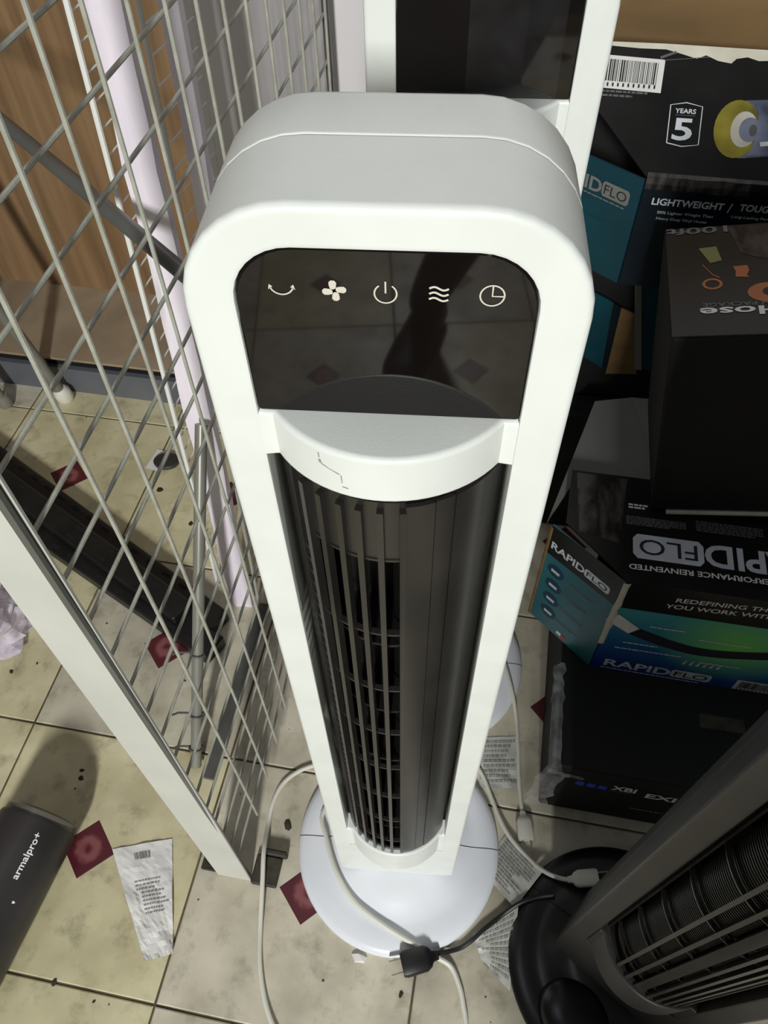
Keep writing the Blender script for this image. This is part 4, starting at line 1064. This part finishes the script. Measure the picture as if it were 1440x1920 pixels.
# ------------------------------------------------------------------ the photographer, mirrored in the glossy panel
def person_mat():
    m = mat('person_cloth', rgb(18, 18, 20), rgb(26, 26, 30), rough=0.85, scale=40, bump=0.2)
    nt = m.node_tree; b = nt.nodes['Principled BSDF']
    tc = nt.nodes.new('ShaderNodeTexCoord'); sp = nt.nodes.new('ShaderNodeSeparateXYZ'); nt.links.new(tc.outputs['Object'], sp.inputs[0])
    hd = nt.nodes.new('ShaderNodeMath'); hd.operation = 'GREATER_THAN'; hd.inputs[1].default_value = 1.455; nt.links.new(sp.outputs['Z'], hd.inputs[0])
    hn = nt.nodes.new('ShaderNodeMath'); hn.operation = 'GREATER_THAN'; hn.inputs[1].default_value = 0.195
    ab = nt.nodes.new('ShaderNodeMath'); ab.operation = 'ABSOLUTE'; nt.links.new(sp.outputs['X'], ab.inputs[0]); nt.links.new(ab.outputs[0], hn.inputs[0])
    lo = nt.nodes.new('ShaderNodeMath'); lo.operation = 'LESS_THAN'; lo.inputs[1].default_value = 0.875; nt.links.new(sp.outputs['Z'], lo.inputs[0])
    hi = nt.nodes.new('ShaderNodeMath'); hi.operation = 'GREATER_THAN'; hi.inputs[1].default_value = 0.60; nt.links.new(sp.outputs['Z'], hi.inputs[0])
    an_ = nt.nodes.new('ShaderNodeMath'); an_.operation = 'MULTIPLY'; nt.links.new(lo.outputs[0], an_.inputs[0]); nt.links.new(hi.outputs[0], an_.inputs[1])
    hb = nt.nodes.new('ShaderNodeMath'); hb.operation = 'MULTIPLY'; nt.links.new(hn.outputs[0], hb.inputs[0]); nt.links.new(an_.outputs[0], hb.inputs[1])
    mxm = nt.nodes.new('ShaderNodeMath'); mxm.operation = 'MAXIMUM'; nt.links.new(hd.outputs[0], mxm.inputs[0]); nt.links.new(hb.outputs[0], mxm.inputs[1])
    base = b.inputs['Base Color'].links[0].from_socket
    mx = nt.nodes.new('ShaderNodeMix'); mx.data_type = 'RGBA'
    nt.links.new(mxm.outputs[0], mx.inputs[0]); nt.links.new(base, mx.inputs[6]); mx.inputs[7].default_value = rgb(176, 132, 104)
    nt.links.new(mx.outputs[2], b.inputs['Base Color'])
person_mat()
mat('shoe_black', rgb(16, 16, 18), rgb(30, 30, 32), rough=0.5, scale=30)
mat('shoe_sole', rgb(60, 60, 60), rough=0.7)
mat('hair_dark', rgb(24, 18, 14), rgb(40, 30, 22), rough=0.6, scale=60)
PX, PY = 0.335, -1.16
V = []; E = []; RAD = []
def jv(p, r, parent=None):
    V.append(p); RAD.append(r if isinstance(r, tuple) else (r, r))
    if parent is not None: E.append((parent, len(V) - 1))
    return len(V) - 1
pel = jv((0, 0, 0.95), (0.155, 0.11))
w1 = jv((0, 0.0, 1.08), (0.14, 0.10), pel); ch = jv((0, 0.0, 1.28), (0.165, 0.115), w1); nk0 = jv((0, 0.005, 1.42), (0.09, 0.07), ch); nk = jv((0, 0.02, 1.49), 0.052, nk0)
h0 = jv((0, 0.035, 1.56), (0.068, 0.080), nk); h1 = jv((0, 0.035, 1.63), (0.075, 0.092), h0); h2 = jv((0, 0.025, 1.70), (0.062, 0.075), h1)
ns = jv((0, 0.125, 1.60), 0.012, h0)
for sgn, kx, ky, fx, fy in ((-1, -0.205, 0.10, -0.345, -0.02), (1, 0.115, 0.02, 0.125, -0.09)):
    hp = jv((sgn * 0.085, 0, 0.90), 0.098, pel); th = jv((sgn * 0.09 + (kx - sgn * 0.09) * 0.5, ky * 0.5, 0.70), 0.085, hp); kn = jv((kx, ky, 0.49), 0.064, th)
    cf = jv((kx + (fx - kx) * 0.35, ky + (fy - ky) * 0.35 - 0.015, 0.36), 0.062, kn); an = jv((fx, fy, 0.10), 0.045, cf); jv((fx, fy + 0.01, 0.06), 0.042, an)
    ear = jv((sgn * 0.083, 0.03, 1.60), (0.010, 0.018), h0)
    sh = jv((sgn * 0.175, 0.0, 1.385), 0.062, ch); el = jv((sgn * 0.225, -0.02, 1.12), 0.046, sh); wr = jv((sgn * 0.235, 0.06, 0.88), 0.029, el)
    px0 = sgn * 0.238
    pm = jv((px0, 0.075, 0.825), (0.018, 0.036), wr); pk = jv((px0, 0.085, 0.775), (0.016, 0.040), pm)
    for q, (dy, L) in enumerate(((-0.028, 0.058), (-0.010, 0.070), (0.010, 0.074), (0.028, 0.064))):
        f0 = jv((px0, 0.085 + dy, 0.750), 0.009, pk); f1_ = jv((px0 - sgn * 0.004, 0.088 + dy * 1.05, 0.750 - L * 0.55), 0.0085, f0); jv((px0 - sgn * 0.016, 0.085 + dy, 0.750 - L), 0.007, f1_)
    t0 = jv((px0 - sgn * 0.008, 0.120, 0.805), 0.010, pm); jv((px0 - sgn * 0.014, 0.140, 0.770), 0.008, t0)
me = bpy.data.meshes.new('person'); me.from_pydata(V, E, [])
per = bpy.data.objects.new('person', me); COL.objects.link(per)
per.location = (PX, PY, 0)
tag(per, 'person in dark clothes standing before the fan, legs mirrored in its black panel', 'person')
sk = per.modifiers.new('skin', 'SKIN'); sk.use_smooth_shade = True
for i, sv in enumerate(me.skin_vertices[0].data):
    sv.radius = RAD[i]; sv.use_root = (i == 0)
ss = per.modifiers.new('subsurf', 'SUBSURF'); ss.levels = 2; ss.render_levels = 2
me.materials.append(MATS['person_cloth'])
rings = [[(0.088 * k * cos(2 * PI * q / 20), 0.03 + 0.105 * k * sin(2 * PI * q / 20) - 0.02, z) for q in range(20)] for k, z in ((0.55, 1.58), (0.92, 1.62), (1.0, 1.67), (0.95, 1.72), (0.72, 1.765), (0.3, 1.785))]
MB().loft(rings, True, True).build('hair', 'hair_dark', per, True, 60)
for fx, fy, rz in ((-0.345, -0.02, 0.30), (0.125, -0.09, -0.25)):
    sh = empty('shoe', (fx, fy, 0), rz); sh.parent = per
    rings = []
    for y, w, h in ((-0.075, 0.026, 0.05), (-0.06, 0.036, 0.085), (-0.01, 0.040, 0.095), (0.05, 0.043, 0.075), (0.10, 0.048, 0.056), (0.15, 0.046, 0.045), (0.185, 0.036, 0.038), (0.20, 0.016, 0.028)):
        rings.append([(w * cos(a), y, 0.022 + max(0, (h - 0.022)) * sin(a)) if sin(a) >= 0 else (w * cos(a), y, 0.022 + 0.006 * sin(a)) for a in [2 * PI * q / 16 for q in range(16)]])
    MB().loft(rings, True, True).build('upper', 'shoe_black', sh, True, 60)
    MB().prism([(0.049 * cos(a), 0.062 + 0.142 * sin(a)) for a in [2 * PI * q / 24 for q in range(24)]], 0.0, 0.020).build('sole', 'shoe_sole', sh)
